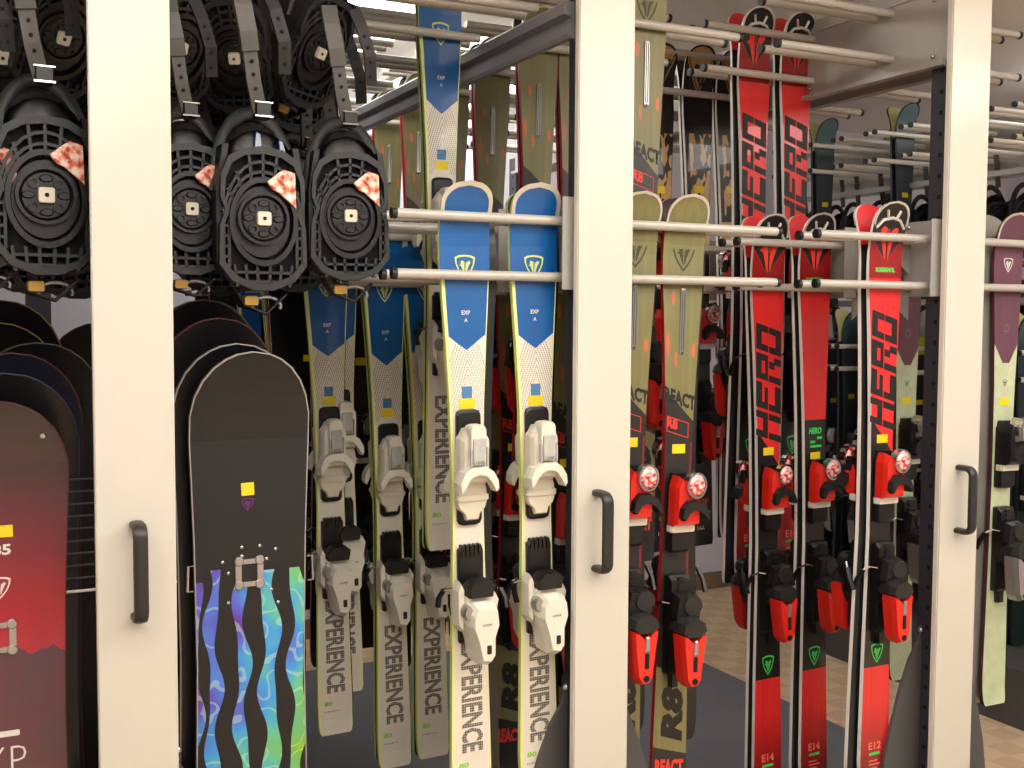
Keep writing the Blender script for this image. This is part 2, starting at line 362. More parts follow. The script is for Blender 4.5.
# emblem: shield outline with a bird-like mark, as printed on the skis
def shield_mesh(s, ring_m, glyph_m, fill_m=None, bird=True):
    mb = MB()
    out = [(-.5, .42), (-.3, .5), (0, .53), (.3, .5), (.5, .42), (.47, .15), (.36, -.12), (.2, -.36), (0, -.58), (-.2, -.36), (-.36, -.12), (-.47, .15)][::-1]
    O = [(x*s, z*s) for x, z in out]; I = [(x*s*.84, z*s*.84) for x, z in out]; mats = [ring_m, glyph_m]
    if fill_m: mb.flat(O, 0, 2, .0004); mats.append(fill_m)
    y = -.0004 if fill_m else 0
    mb.ring(O, I, y, y-.0005, 0)
    if bird: bird_glyph(mb, s*.62, y, 1)
    return mb.mesh('emblem', mats)
def bird_glyph(mb, s, y, m):
    L = lambda pts: mb.flat([(x*s, z*s) for x, z in pts], y, m)
    L([(-.46, .08), (-.31, .17), (-.36, .32), (-.24, .43), (-.07, .36), (-.09, .12), (-.045, -.08), (-.03, -.6), (-.10, -.50), (-.22, -.14), (-.30, .02)][::-1])
    L([(.26+.21*math.cos(a)*.707-.13*math.sin(a)*.707, .22+.21*math.cos(a)*.707+.13*math.sin(a)*.707) for a in [2*math.pi*k/12 for k in range(12)]])
    L([(.03, -.6), (.045, -.08), (.09, .08), (.32, .08), (.22, -.14), (.10, -.50)][::-1])
    L([(-.03, .34), (-.010, .34), (-.010, .0), (-.03, .0)][::-1]); L([(.010, .34), (.03, .34), (.03, .0), (.010, .0)][::-1])

# ------------------------------------------------------------------ skis
L0 = 1.5
def interp(tab, t):
    for (a, b), (c, d) in zip(tab, tab[1:]):
        if t <= c:
            q = (t-a)/(c-a); q = q*q*(3-2*q); return b+(d-b)*q
    return tab[-1][1]
class Shape:
    def __init__(s, tail, waist, shov, tip_round=.8, th=.014, rise=.045):
        s.th = th; s.rise = rise; s.tr = tip_round*shov/L0
        s.tab = [(0, tail*.96), (.06, tail), (.2, tail*.92), (.45, waist), (.6, waist*1.04), (.75, waist+(shov-waist)*.5), (.88, shov), (.94, shov), (1, shov)]
    def hw(s, t):
        w_ = interp(s.tab, t); t0 = 1-s.tr
        if t > t0: w_ *= math.sqrt(max(0, 1-((t-t0)/(1-t0))**2.4))
        if t < .012: w_ *= .86+.14*math.sqrt(max(0, t/.012))
        return w_
    def back(s, t):                                   # y of the base side; the tip bends towards the top sheet
        q = max(0, (t-.885)/.115); p = max(0, (.05-t)/.05)
        return -s.rise*q**2.4 - .008*p*p
    def top(s, t):
        q = max(0, (t-.8)/.2); return s.back(t) - (s.th - (s.th-.007)*q)
    def stations(s):
        return [0, .004, .012, .03, .06, .12, .2, .32, .45, .55, .65, .75, .82, .87, .9, .92, .94, .955, .97, .98, .988, .994, .998, 1]
    def body(s, top_m, side_m, base_m='base'):
        mb = MB(); ts = s.stations(); uvd = []
        for t in ts:
            h = max(s.hw(t), .002); z = t*L0; a, b = s.top(t), s.back(t)
            for (x, y, u) in ((-h, a, -1), (h, a, 1), (-h, a, -1), (-h, b, -1), (h, a, 1), (h, b, 1), (-h, b, -1), (h, b, 1)):
                mb.v.append((x, y, z)); uvd.append((u, t))
        n = len(ts)
        for i in range(n-1):
            o, p = i*8, i*8+8
            mb.f += [(o, o+1, p+1, p), (o+3, o+2, p+2, p+3), (o+4, o+5, p+5, p+4), (o+7, o+6, p+6, p+7)]; mb.mi += [0, 1, 1, 2]
        mb.f += [(2, 3, 5, 4)]; mb.mi += [1]
        return mb.mesh('ski_body', [top_m, side_m, base_m], uv=lambda i, co: uvd[i])
    def rim(s, t0, wd, mat, th=.002):                 # raised band that follows the outline of the tip
        mb = MB(); ts = [t0+(1-t0)*k/14 for k in range(15)]; vs = []; path = [(-1, t) for t in ts] + [(1, t) for t in ts[::-1][1:]]
        zc = (t0-.02)*L0
        for sg, t in path:
            h = s.hw(t); z = t*L0; x = sg*h
            k = math.hypot(x, z-zc); q = 1-wd/k; xi, zi = x*q, zc+(z-zc)*q; ti = zi/L0
            vs += [(x*1.015, s.top(t)+.001, z+.0006), (x*1.015, s.top(t)-th, z+.0006), (xi, s.top(ti)-th, zi), (xi, s.top(ti)+.0005, zi)]
        fs = []
        for i in range(len(path)-1):
            for k in range(3): fs.append((i*4+k, i*4+k+1, i*4+5+k, i*4+4+k))
        mb.add(vs, [f[::-1] for f in fs]); return mb.mesh('tip_guard', [mat], smooth=True)

SH = {'blue': Shape(.052, .040, .064, .85), 'olive': Shape(.054, .040, .063, .9), 'hero': Shape(.0545, .039, .0615, .8),
      'gold': Shape(.052, .041, .062, .85), 'plum': Shape(.050, .041, .061, .9), 'teal': Shape(.052, .042, .062, 1.1, rise=.06)}
for k in ('grey', 'dark', 'heroP', 'heroE12'): SH[k] = SH['hero' if 'hero' in k else 'teal']

# bindings -------------------------------------------------------------
def bind_white():
    """white binding: list of (name, mesh, z metres, sub-parts)"""
    p = []
    pl = MB().prism(rr(-.031, .031, -.165, .165, .014), 0, -.012, .95)
    p.append(('toe_plate', pl.mesh('toe_plate', ['black']), .0, []))
    t = MB(); K = .78
    t.prism([(-.036, -.075), (-.02, -.088), (.03, -.088), (.036, -.07), (.038, .04), (.02, .07), (-.02, .07), (-.034, .04)], -.008, -.05, .86)
    t.prism(rr(-.021, .021, .005, .082, .012), -.03, -.066, .9)
    # wings: a broad lip curving down on either side
    t.prism([(-.047, -.108), (-.034, -.088), (-.022, -.066), (0, -.056), (.022, -.064), (.036, -.086), (.046, -.110), (.052, -.10), (.05, -.075), (.038, -.05), (.02, -.035), (-.02, -.035), (-.038, -.05), (-.05, -.08)], -.028, -.068, .95)
    win = MB().prism(rr(-.016, .017, -.03, .045, .006), -.062, -.071, .92); win.prism(rr(-.022, -.018, -.035, .02, .0015), -.062, -.069); win.prism(rr(.019, .023, -.035, .02, .0015), -.062, -.069)
    logo = text_mesh('LOOK', .022, .008, 'ink')
    afd = MB().prism([(-.038, -.12), (-.032, -.09), (.032, -.09), (.038, -.12), (.040, -.15), (.034, -.172), (.020, -.188), (.016, -.205), (-.016, -.205), (-.020, -.188), (-.034, -.172), (-.040, -.15)][::-1], -.010, -.026, .92)
    afd.prism(rr(-.041, .041, -.150, -.132, .004), -.02, -.030)
    p.append(('toe_piece', t.mesh('toe_piece', ['white']), .045, [('clear_window', win.mesh('clear_window', ['clear']), (0, 0, 0)), ('afd_pad', afd.mesh('afd_pad', ['white2']), (0, 0, .012)), ('lettering', logo, (.001, -.0712, -.022))]))
    tr = MB().prism(rr(-.032, .032, -.175, .10, .006), 0, -.014, .95)
    for k in range(5): tr.prism(rr(-.026+k*.011, -.018+k*.011, .075, .11, .003), 0, -.018)
    p.append(('heel_track', tr.mesh('heel_track', ['black']), -.33, []))
    h = MB()
    h.prism([(-.037, -.02), (-.022, -.075), (-.012, -.135), (.014, -.142), (.026, -.122), (.027, -.06), (.04, -.015), (.036, .03), (.014, .045), (-.024, .045), (-.036, .02)][::-1][::-1], -.012, -.092, .8, off=(.002, -.004))
    h.prism([(-.05, -.03), (-.038, -.05), (-.034, .075), (-.042, .095), (-.050, .07)], -.012, -.05, .9)
    h.prism([(.034, -.02), (.046, -.01), (.054, .035), (.044, .06), (.034, .06)], -.012, -.05, .9)
    h.prism([(-.036, .02), (.036, .02), (.038, .05), (.02, .06), (-.02, .06), (-.038, .05)], -.01, -.06, .9)
    hole = MB().prism(rr(.002, .014, -.105, -.078, .003), -.087, -.0935)
    lv = MB().prism([(-.03, .05), (.03, .05), (.036, .085), (.02, .10), (-.018, .098), (-.034, .08)], -.03, -.075, .9)
    ear = MB().prism(circ(-.034, .012, .012, .022, 12), -.05, -.078, .85)
    p.append(('heel_piece', h.mesh('heel_piece', ['white']), -.41, [('adjuster_window', hole.mesh('adjuster_window', ['dark']), (0, 0, 0)), ('brake_pedal', lv.mesh('brake_pedal', ['black2']), (0, 0, 0)), ('pivot_cap', ear.mesh('pivot_cap', ['silver']), (0, 0, 0)), ('lettering', text_mesh('LOOK', .024, .006, 'ink'), (.004, -.0935, -.02))]))
    for sgn in (-1, 1):
        br = MB().tube([(sgn*.03, -.02, .02), (sgn*.05, -.012, .03), (sgn*.066, .004, .02), (sgn*.07, .018, -.01)], .0035, 6, 0)
        br.tube([(sgn*.066, .002, .022), (sgn*.072, .016, -.002), (sgn*.07, .026, -.03)], .0075, 6, 1)
        p.append(('brake_arm', br.mesh('brake_arm', ['chrome', 'black']), -.37, []))
    return p
def bind_race(house, wing, lever, dome, bar, hhouse=None):
    hhouse = hhouse or house
    p = []
    pl = MB().prism(rr(-.032, .032, -.16, .07, .008), 0, -.026, .92); pl.prism([(-.03, .06), (.03, .06), (.024, .09), (-.024, .09)], 0, -.016, .9)
    for sx in (-.022, .022): pl.prism(rr(sx-.004, sx+.004, .03, .085, .002), -.01, -.03)
    p.append(('toe_plate', pl.mesh('toe_plate', ['black']), .0, []))
    t = MB()
    t.prism([(-.038, -.10), (.034, -.10), (.036, -.04), (.03, .0), (-.012, .03), (-.026, .055), (-.036, .02)], -.015, -.058, .9)
    wg = MB().prism([(-.034, -.07), (-.03, -.04), (-.012, -.018), (.02, -.02), (.046, -.04), (.058, -.075), (.052, -.082), (.036, -.06), (.012, -.045), (-.01, -.055), (-.024, -.082)], -.035, -.075, .92)
    wg.prism([(.012, -.02), (.036, -.02), (.034, .03), (.016, .03)], -.03, -.06)
    dm = MB().sphere((.012, -.062, .028), (.027, .024, .038), 14, 8)
    if house != 'red': dm = MB().prism([(-.014, -.012), (.036, -.02), (.042, .02), (.03, .07), (.004, .074), (-.016, .04)], -.03, -.082, .84); dm.prism(rr(-.004, .026, .0, .014, .003), -.078, -.088, .9); dm.prism(rr(-.002, .022, .026, .05, .003), -.078, -.086, .9)
    ring = MB().ring(circ(.012, .028, .030, .041, 18), circ(.012, .028, .025, .036, 18), -.05, -.072)
    ad = MB().prism(rr(-.037, .037, -.012, .012, .004), -.01, -.034, .93)
    p.append(('toe_piece', t.mesh('toe_piece', [house]), .03, [('toe_wing', wg.mesh('toe_wing', [wing]), (0, 0, 0)), ('dome' if house == 'red' else 'toe_wing_block', dm.mesh('dome', [dome], house == 'red'), (0, 0, 0)), ('dome_ring', ring.mesh('dome_ring', ['chrome']), (0, 0, 0)), ('afd_pad', ad.mesh('afd_pad', [bar]), (0, 0, -.112))]))
    tr = MB().prism(rr(-.032, .032, -.215, .10, .006), 0, -.03, .92)
    tr.prism([(-.04, -.02), (-.03, -.1), (.02, -.13), (.036, -.09), (.042, .0), (.03, .05), (-.03, .05)], -.01, -.065, .88)
    for k in range(4): tr.prism(rr(-.012, .012, .03+k*.018, .04+k*.018, .003), -.02, -.035)
    tr.prism([(-.012, -.26), (.006, -.26), (.008, -.2), (-.014, -.2)], 0, -.02)
    p.append(('heel_track', tr.mesh('heel_track', ['black']), -.33, []))
    h = MB().prism([(-.035, .0), (-.029, -.07), (-.02, -.145), (-.008, -.165), (.012, -.165), (.022, -.145), (.029, -.07), (.037, .005), (.026, .002), (.006, -.02), (-.006, -.02), (-.024, .002)][::-1][::-1], -.05, -.10, .9)
    hole = MB().prism(circ(.002, -.142, .009, .010, 12), -.098, -.1015, 1)
    hole.prism(rr(-.004, .008, -.112, -.065, .003), -.098, -.1015, 1)
    ins = MB().prism([(-.006, -.062), (.009, -.062), (.006, -.015), (-.002, -.015)], -.097, -.104, .8)
    lv = MB().prism([(-.04, .0), (-.02, -.018), (.02, -.018), (.042, .002), (.034, .03), (.012, .045), (-.02, .042), (-.036, .03)], -.04, -.10, .85)
    lv.prism(circ(.014, .075, .032, .036, 12), -.03, -.07, .85)
    p.append(('heel_piece', h.mesh('heel_piece', [hhouse]), -.40, [('adjuster_hole', hole.mesh('adjuster_hole', ['hole']), (0, 0, 0)), ('indicator', ins.mesh('indicator', ['silver']), (0, 0, 0)), ('heel_lever', lv.mesh('heel_lever', [lever]), (0, 0, .008))]))
    for sgn in (-1, 1):
        br = MB().tube([(sgn*.03, -.03, .045), (sgn*.05, -.018, .05), (sgn*.064, .004, .03), (sgn*.066, .02, -.01)], .0035, 6, 0)
        br.tube([(sgn*.062, -.002, .036), (sgn*.068, .014, .004), (sgn*.066, .03, -.035)], .0075, 6, 1)
        p.append(('brake_arm', br.mesh('brake_arm', ['chrome', 'black']), -.36, []))
    return p
B_WHITE = bind_white()
B_RED = bind_race('red', 'black2', 'dark', 'dome_red', 'white')
B_CHR = bind_race('black', 'black2', 'dark', 'silver', 'white', 'silver')

stick = MB().prism(rr(-.020, .020, -.012, .012, .001), 0, -.0008, 1).mesh('price_sticker', ['yellow'])
stick_b = MB().prism(rr(-.013, .013, -.014, .014, .001), 0, -.0008, 1).mesh('code_sticker', ['bluesticker'])

def hero_letters():
    """four block letters stepping up the ski, reading upwards, sheared"""
    Ls = {'H': [(0, 0, .26, 1), (.74, 0, 1, 1), (.26, .525, .74, .72)], 'E': [(0, 0, .26, 1), (.26, .76, 1, 1), (.26, .525, .86, .66), (.26, 0, 1, .24)],
          'R': [(0, 0, .26, 1), (.26, .78, 1, 1), (.74, .525, 1, .78), (.26, .525, .74, .64), (.52, .26, .80, .485), (.72, 0, 1, .28)], 'O': [(0, 0, .26, 1), (.74, 0, 1, 1), (.26, .78, .74, 1), (.26, 0, .74, .22)]}
    mb = MB(); z = 0; lw, gap, ht = .064, .008, .096
    for ch in 'HERO':
        for (a, b, c, d) in Ls[ch]:
            for lo, hi in ((0, .485), (.525, 1)):                  # a fine line splits the word along its length
                b2, d2 = max(b, lo), min(d, hi)
                if d2-b2 < .02: continue
                q = []
                for (s_, t_) in ((a, b2), (c, b2), (c, d2), (a, d2)):      # s along the ski (up), t across (letter top = left)
                    x = ht*(.5-t_); q.append((x, z+s_*lw - x*.26))
                mb.flat(q, 0, 0)
        z += lw+gap
    return mb.mesh('lettering', ['ink'])

def kind_parts(kind):
    """(name, mesh, t, x, stretch?, subparts) for one kind of ski"""
    s = SH[kind]; Y = -s.th-.0003; P = []; yt = lambda t: s.top(t)-.0004
    tops = {'blue': ('t_blue', 'lime'), 'olive': ('t_olive', 'redside'), 'hero': ('t_hero', 'whiteside'), 'heroE12': ('t_hero', 'whiteside'), 'heroP': ('t_heroP', 'whiteside'),
            'gold': ('t_gold', 'whiteside'), 'plum': ('t_plum', 'plumside'), 'teal': ('t_teal', 'darkside'), 'dark': ('b_black', 'redside'), 'grey': ('t_grey', 'darkside')}[kind]
    P.append(('ski_body', s.body(*tops, {'h': 'base_red', 'p': 'base_silver', 't': 'base_cream'}.get(kind[0], 'base')), None, 0, 0, []))
    add = lambda name, me, t, x=0, y=None, rot=0: P.append((name, me, t, x, yt(t) if y is None else y, []))
    def binding(parts, tc):
        for name, me, dz, subs in parts: P.append((name, me, (tc, dz), 0, -s.th, subs))
    if kind == 'blue':
        P.append(('tip_guard', s.rim(.948, .011, 'rim', .003), None, 0, 0, []))
        add('emblem', shield_mesh(.052, 'lime', 'lime'), .868, 0)
        add('small_mark', text_mesh('EXP', .022, .010, 'inkwhite'), .795); add('small_mark', text_mesh('A', .009, .009, 'inkwhite'), .783)
        add('code_sticker', stick_b, .668); add('price_sticker', stick, .650)
        add('lettering', text_mesh('EXPERIENCE', .056, .275, 'inkgrey', -90, .035), .172, .003)
        add('lettering', text_mesh('80', .026, .013, 'inklime', 0, .03), .060, -.02)
        add('size_print', text_mesh('EXPERIENCE\nALL MOUNTAIN', .06, .018, 'inkblue', 0, .0), .040, -.004)
        binding(B_WHITE, .548)
    elif kind == 'olive':
        P.append(('tip_guard', s.rim(.945, .006, 'rim', .002), None, 0, 0, []))
        add('emblem', shield_mesh(.072, 'inkolive', 'inkolive'), .905, 0)
        sp = MB().prism(rr(-.0075, .0075, -.082, .082, .007), 0, -.003, .95); sp.prism(rr(-.0045, -.002, -.07, .074, .001), -.002, -.0035, 1, 1); sp.prism(rr(.002, .0045, -.07, .074, .001), -.002, -.0035, 1, 1)
        sp.prism(circ(0, -.076, .004, .004, 8), -.002, -.0036, 1, 1)
        add('metal_strip', sp.mesh('metal_strip', ['silver', 'dark']), .797)
        add('lettering', slant(text_mesh('REACT', .098, .036, 'ink', 0, .05), -.28), .672)
        add('lettering', slant(text_mesh('R8', .034, .026, 'inkred', 0, .04), -.28), .632, -.022)
        fr = MB().ring([(-.034, .02), (-.034, -.02), (.034, -.04), (.034, .0)], [(-.032, .0175), (-.032, -.0185), (.032, -.0375), (.032, -.0015)], 0, -.0005)
        add('label_frame', fr.mesh('label_frame', ['inkred']), .632, -.005)
        add('price_sticker', stick, .590)
        add('lettering', text_mesh('R8', .070, .145, 'ink', 90, .06, .25), .150, .004)
        add('lettering', slant(text_mesh('REACT', .090, .040, 'inkred', 0, .05), -.12), .062)
        binding(B_RED, .505)
    elif kind.startswith('hero'):
        P.append(('tip_guard', s.rim(.962, .004, 'rim', .004), None, 0, 0, []))
        y0 = yt(.975)
        br = MB().tube([(-.052, s.top(.957)-.003, .957*L0), (-.03, s.top(.968)-.004, .970*L0), (0, s.top(.971)-.005, .9735*L0), (.03, s.top(.968)-.004, .970*L0), (.052, s.top(.957)-.003, .957*L0)], .004, 6)
        br.tube([(-.016, s.top(.972)-.004, .973*L0), (-.024, s.top(.985)-.003, .985*L0)], .004, 6); br.tube([(.016, s.top(.972)-.004, .973*L0), (.024, s.top(.985)-.003, .985*L0)], .004, 6)
        P.append(('tip_brace', br.mesh('tip_brace', ['rim'], True), None, 0, 0, []))
        bm_ = MB(); bird_glyph(bm_, .082, 0, 0); me = bm_.mesh('emblem', ['inkred'])
        for v in me.vertices:                               # follow the bend of the tip
            tt = .937 + v.co.z/L0; v.co.y += s.top(tt)-s.top(.937)
        add('emblem', me, .937)
        add('lettering', text_mesh('ROSSIGNOL', .072, .012, 'inkgreen', 0, .05), .889)
        add('emblem', shield_mesh(.046, 'inkgreen', 'inkgreen'), .243)
        if kind == 'heroP':
            add('lettering', text_mesh('HERO', .052, .017, 'inkgreen', 0, .05, .2), .633)
            gl = MB()
            for (a, b, c_) in ((-.02, .0, .02), (.008, .012, .02), (-.02, -.014, .045)): gl.prism(rr(a, a+c_, b-.004, b+.004, .001), 0, -.0004, 1)
            add('green_print', gl.mesh('green_print', ['inkgreen']), .614)
            add('price_sticker', stick, .590)
        else:
            add('lettering', hero_letters(), .628, 0); add('price_sticker', stick, .607)
        add('lettering', text_mesh('E12' if kind == 'heroE12' else 'E14', .048, .020, 'inkpink', 0, .03), .082)
        gl = MB().prism(rr(-.021, .021, -.004, .004, .001), 0, -.0005, 1); add('green_bar', gl.mesh('green_bar', ['inkgreen']), .068)
        rl = MB()
        for k in range(4): rl.prism(rr(-.022, .012+.01*(k % 2), -k*.011-.002, -k*.011+.002, .001), 0, -.0004, 1)
        add('size_print', rl.mesh('size_print', ['inkpink']), .056)
        binding(B_RED, .545)
    elif kind == 'gold':
        P.append(('tip_guard', s.rim(.955, .005, 'rimd', .002), None, 0, 0, []))
        bm_ = MB(); bird_glyph(bm_, .07, 0, 0); add('emblem', bm_.mesh('emblem', ['ink']), .945, 0, s.top(.965)-.001)
        add('price_sticker', stick, .72); add('emblem', shield_mesh(.05, 'ink', 'ink'), .237)
        add('lettering', text_mesh('VIP', .05, .022, 'inkred', 0, .01), .088, .01); add('size_print', text_mesh('166', .03, .02, 'inkwhite', 0, 0), .034, .0)
        binding(B_RED, .445)
    elif kind == 'plum':
        P.append(('tip_guard', s.rim(.945, .006, 'rim', .002), None, 0, 0, []))
        add('emblem', shield_mesh(.04, 'inkwhite', 'inkwhite'), .898); add('price_sticker', stick, .622)
        add('small_mark', MB().ring(circ(0, 0, .012, .012, 12), circ(0, 0, .0095, .0095, 12), 0, -.0005).mesh('small_mark', ['inkgrey']), .77)
        add('small_mark', shield_mesh(.02, 'inkgrey', 'inkgrey'), .66)
        binding(B_CHR, .535)
    else:
        P.append(('tip_guard', s.rim(.96, .004, 'rimd', .0015), None, 0, 0, []))
        add('price_sticker', stick, .68)
        binding(B_CHR, .50)
    return P
KINDS = {}
BZ = .83
def ski(kind, tip, tail, Y, label, group, back=False, bare=False, cat='ski'):
    """hang one ski: tip and tail given as picture points on the rack row at depth Y"""
    if kind not in KINDS: KINDS[kind] = kind_parts(kind)
    a, b = (p if isinstance(p, Vector) else at(p[0], p[1], Y) for p in (tip, tail))
    d = a-b; L = math.hypot(d.x, d.z); k = L/L0; ang = math.atan2(d.x, d.z)
    e = thing('alpine_ski', label, cat, (b.x, Y+(.004 if back else -.004), b.z), (0, -ang, math.pi) if back else (0, ang, 0), group)
    for name, me, t_, x, y, subs in KINDS[kind]:
        if bare and name not in ('ski_body', 'tip_guard', 'toe_plate', 'toe_piece', 'heel_track', 'heel_piece', 'brake_arm', 'price_sticker', 'metal_strip'): continue
        if t_ is None: o = link(name, me, e, (0, 0, 0), (0, 0, 0), (1, 1, k))
        elif isinstance(t_, tuple): o = link(name, me, e, (x, y, t_[0]*L + t_[1]*BZ), (0, 0, 0), (1, 1, BZ))
        else:
            o = link(name, me, e, (x, y, t_*L)); 
            if name in ('lettering', 'emblem', 'metal_strip'): o.scale = (1, 1, k)
        if not bare or True:
            for sn, sm, sl in subs: link(sn, sm, o, sl)
    return e
def pair(kind, tip, tail, Y, what, group, dx=0, dz=0, bare=False, backbare=True):    # dx, dz: how the mate's tail sits
    """front ski facing the aisle and its mate hung base to base behind it"""
    ski(kind, tip, tail, Y, what, group, False, bare)
    a, b = (p if isinstance(p, Vector) else at(p[0], p[1], Y) for p in (tip, tail))
    ski(kind, a+Vector((dx*(.3 if kind != 'blue' else .8), 0, min(dz, 0))), b+Vector((dx, 0, dz)), Y, 'rear mate of the ' + what, group, True, backbare)

# ------------------------------------------------------------------ the room
X0, X1, Y0w, Y1w = -2.6, 6.6, -2.6, 5.55
struct('floor', MB().box(X0, X1, Y0w, Y1w, -.05, 0), ['carpet'])
struct('ceiling', MB().box(X0, X1, Y0w, Y1w, CEIL, CEIL+.05), ['ceil'])
struct('wall_back', MB().box(X0, X1, Y1w, Y1w+.08, 0, CEIL), ['wall'])
struct('wall_front', MB().box(X0, X1, Y0w-.08, Y0w, 0, CEIL), ['wall'])
struct('wall_left', MB().box(X0-.08, X0, Y0w, Y1w, 0, CEIL), ['wall'])
struct('wall_right', MB().box(X1, X1+.08, Y0w, Y1w, 0, CEIL), ['wall'])
struct('baseboard_back', MB().box(X0, X1, Y1w-.015, Y1w, 0, .1), ['trimm'])
tag(link('floor_mat', MB().box(-1.3, 3.17, 1.9, 5.0, 0, .012).mesh('floor_mat', ['mat'])), 'slate grey rubber mat covering the beige floor under the racks', 'mat')
lamp_d = MB().box(-.285, .285, -.585, .585, -.085, -.002).mesh('diffuser', ['lamp'])  # deep box, shaped so its glowing sides light the ceiling
fr = MB(); fr.box(-.32, .32, -.62, -.59, -.02, 0); fr.box(-.32, .32, .59, .62, -.02, 0); fr.box(-.32, -.29, -.59, .59, -.02, 0); fr.box(.29, .32, -.59, .59, -.02, 0)
hang_me = MB().box(-.004, .004, -.004, .004, -.01, .22).mesh('hanger', ['panel_edge'])
lamp_f = fr.mesh('frame', ['panel_edge'])
for i, (x, y) in enumerate(LAMPS):
    hang = .22 if 0 < i < 9 else 0  # unseen lamps hung low so their glow brightens the ceiling
    lab = 'surface mounted ceiling light panel glowing at top left behind the blue tall ski' if i == 0 else ('suspended' if hang else 'surface mounted') + ' ceiling light panel ' + LAMP_AT[i]
    e = thing('ceiling_light', lab, 'light', (x, y, CEIL-hang), (0, 0, 0), 'ceiling light panels')
    if hang:
        for sy in (-.5, .5): link('hanger', hang_me, e, (0, sy, 0))
    link('frame', lamp_f, e); link('diffuser', lamp_d, e)

# ------------------------------------------------------------------ mobile racks
ZL = (.100, .235); ZU = (.785, .920)           # rod heights relative to the eye
LOW = [2.42+.35*k for k in range(8)]; UPP = [2.60+.35*k for k in range(7)]
GAPY = .036; RR = .0118
def rod_mesh(x0, x1, capx, mat):
    mb = MB().tube([(x0, 0, 0), (x1, 0, 0)], RR, 12); me = mb.mesh('rod', [mat], True)
    cp = MB().tube([(capx-.006, 0, 0), (capx+.006, 0, 0)], RR*1.1, 12).mesh('end_cap', ['cap'], True); return me, cp
bolt_me = MB().sphere((0, 0, 0), (.007, .007, .007), 8, 5).mesh('bolt', ['bolt'], True)
def rods(e, side, xin, xout, rows, zs, mat='rod'):
    me, cp = rod_mesh(min(xin, xout), max(xin, xout), xout, mat)
    for y in rows:
        for z in zs:
            for dy in (-GAPY, GAPY):
                o = link('rod', me, e, (0, y+dy, H+z)); link('end_cap', cp, o)
def handle_me():                                  # flat bow handle, wider than it is deep
    pts = [(0, 0, -.092), (0, -.03, -.092)]
    for k in range(1, 7):
        q = math.radians(15*k); pts.append((0, -.03-.022*math.sin(q), -.092+.022*(1-math.cos(q))))
    pts = pts + [(x, y, -z) for x, y, z in pts[::-1]]
    vs = []; n = 12
    for i, p in enumerate(pts):
        d = (Vector(pts[min(i+1, len(pts)-1)])-Vector(pts[max(0, i-1)])).normalized(); nn = Vector((1, 0, 0)).cross(d)
        for k in range(n):
            c, s_ = math.cos(2*math.pi*k/n), math.sin(2*math.pi*k/n)
            vs.append(Vector(p)+Vector((1, 0, 0))*.0145*math.copysign(abs(c)**.7, c)+nn*.0085*math.copysign(abs(s_)**.7, s_))
    fs = [(i*n+k, i*n+(k+1) % n, (i+1)*n+(k+1) % n, (i+1)*n+k) for i in range(len(pts)-1) for k in range(n)] + [tuple(range(n)), tuple(range(len(vs)-n, len(vs)))]
    return MB().add(vs, fs).mesh('handle', ['handle'], True)
HND = handle_me()
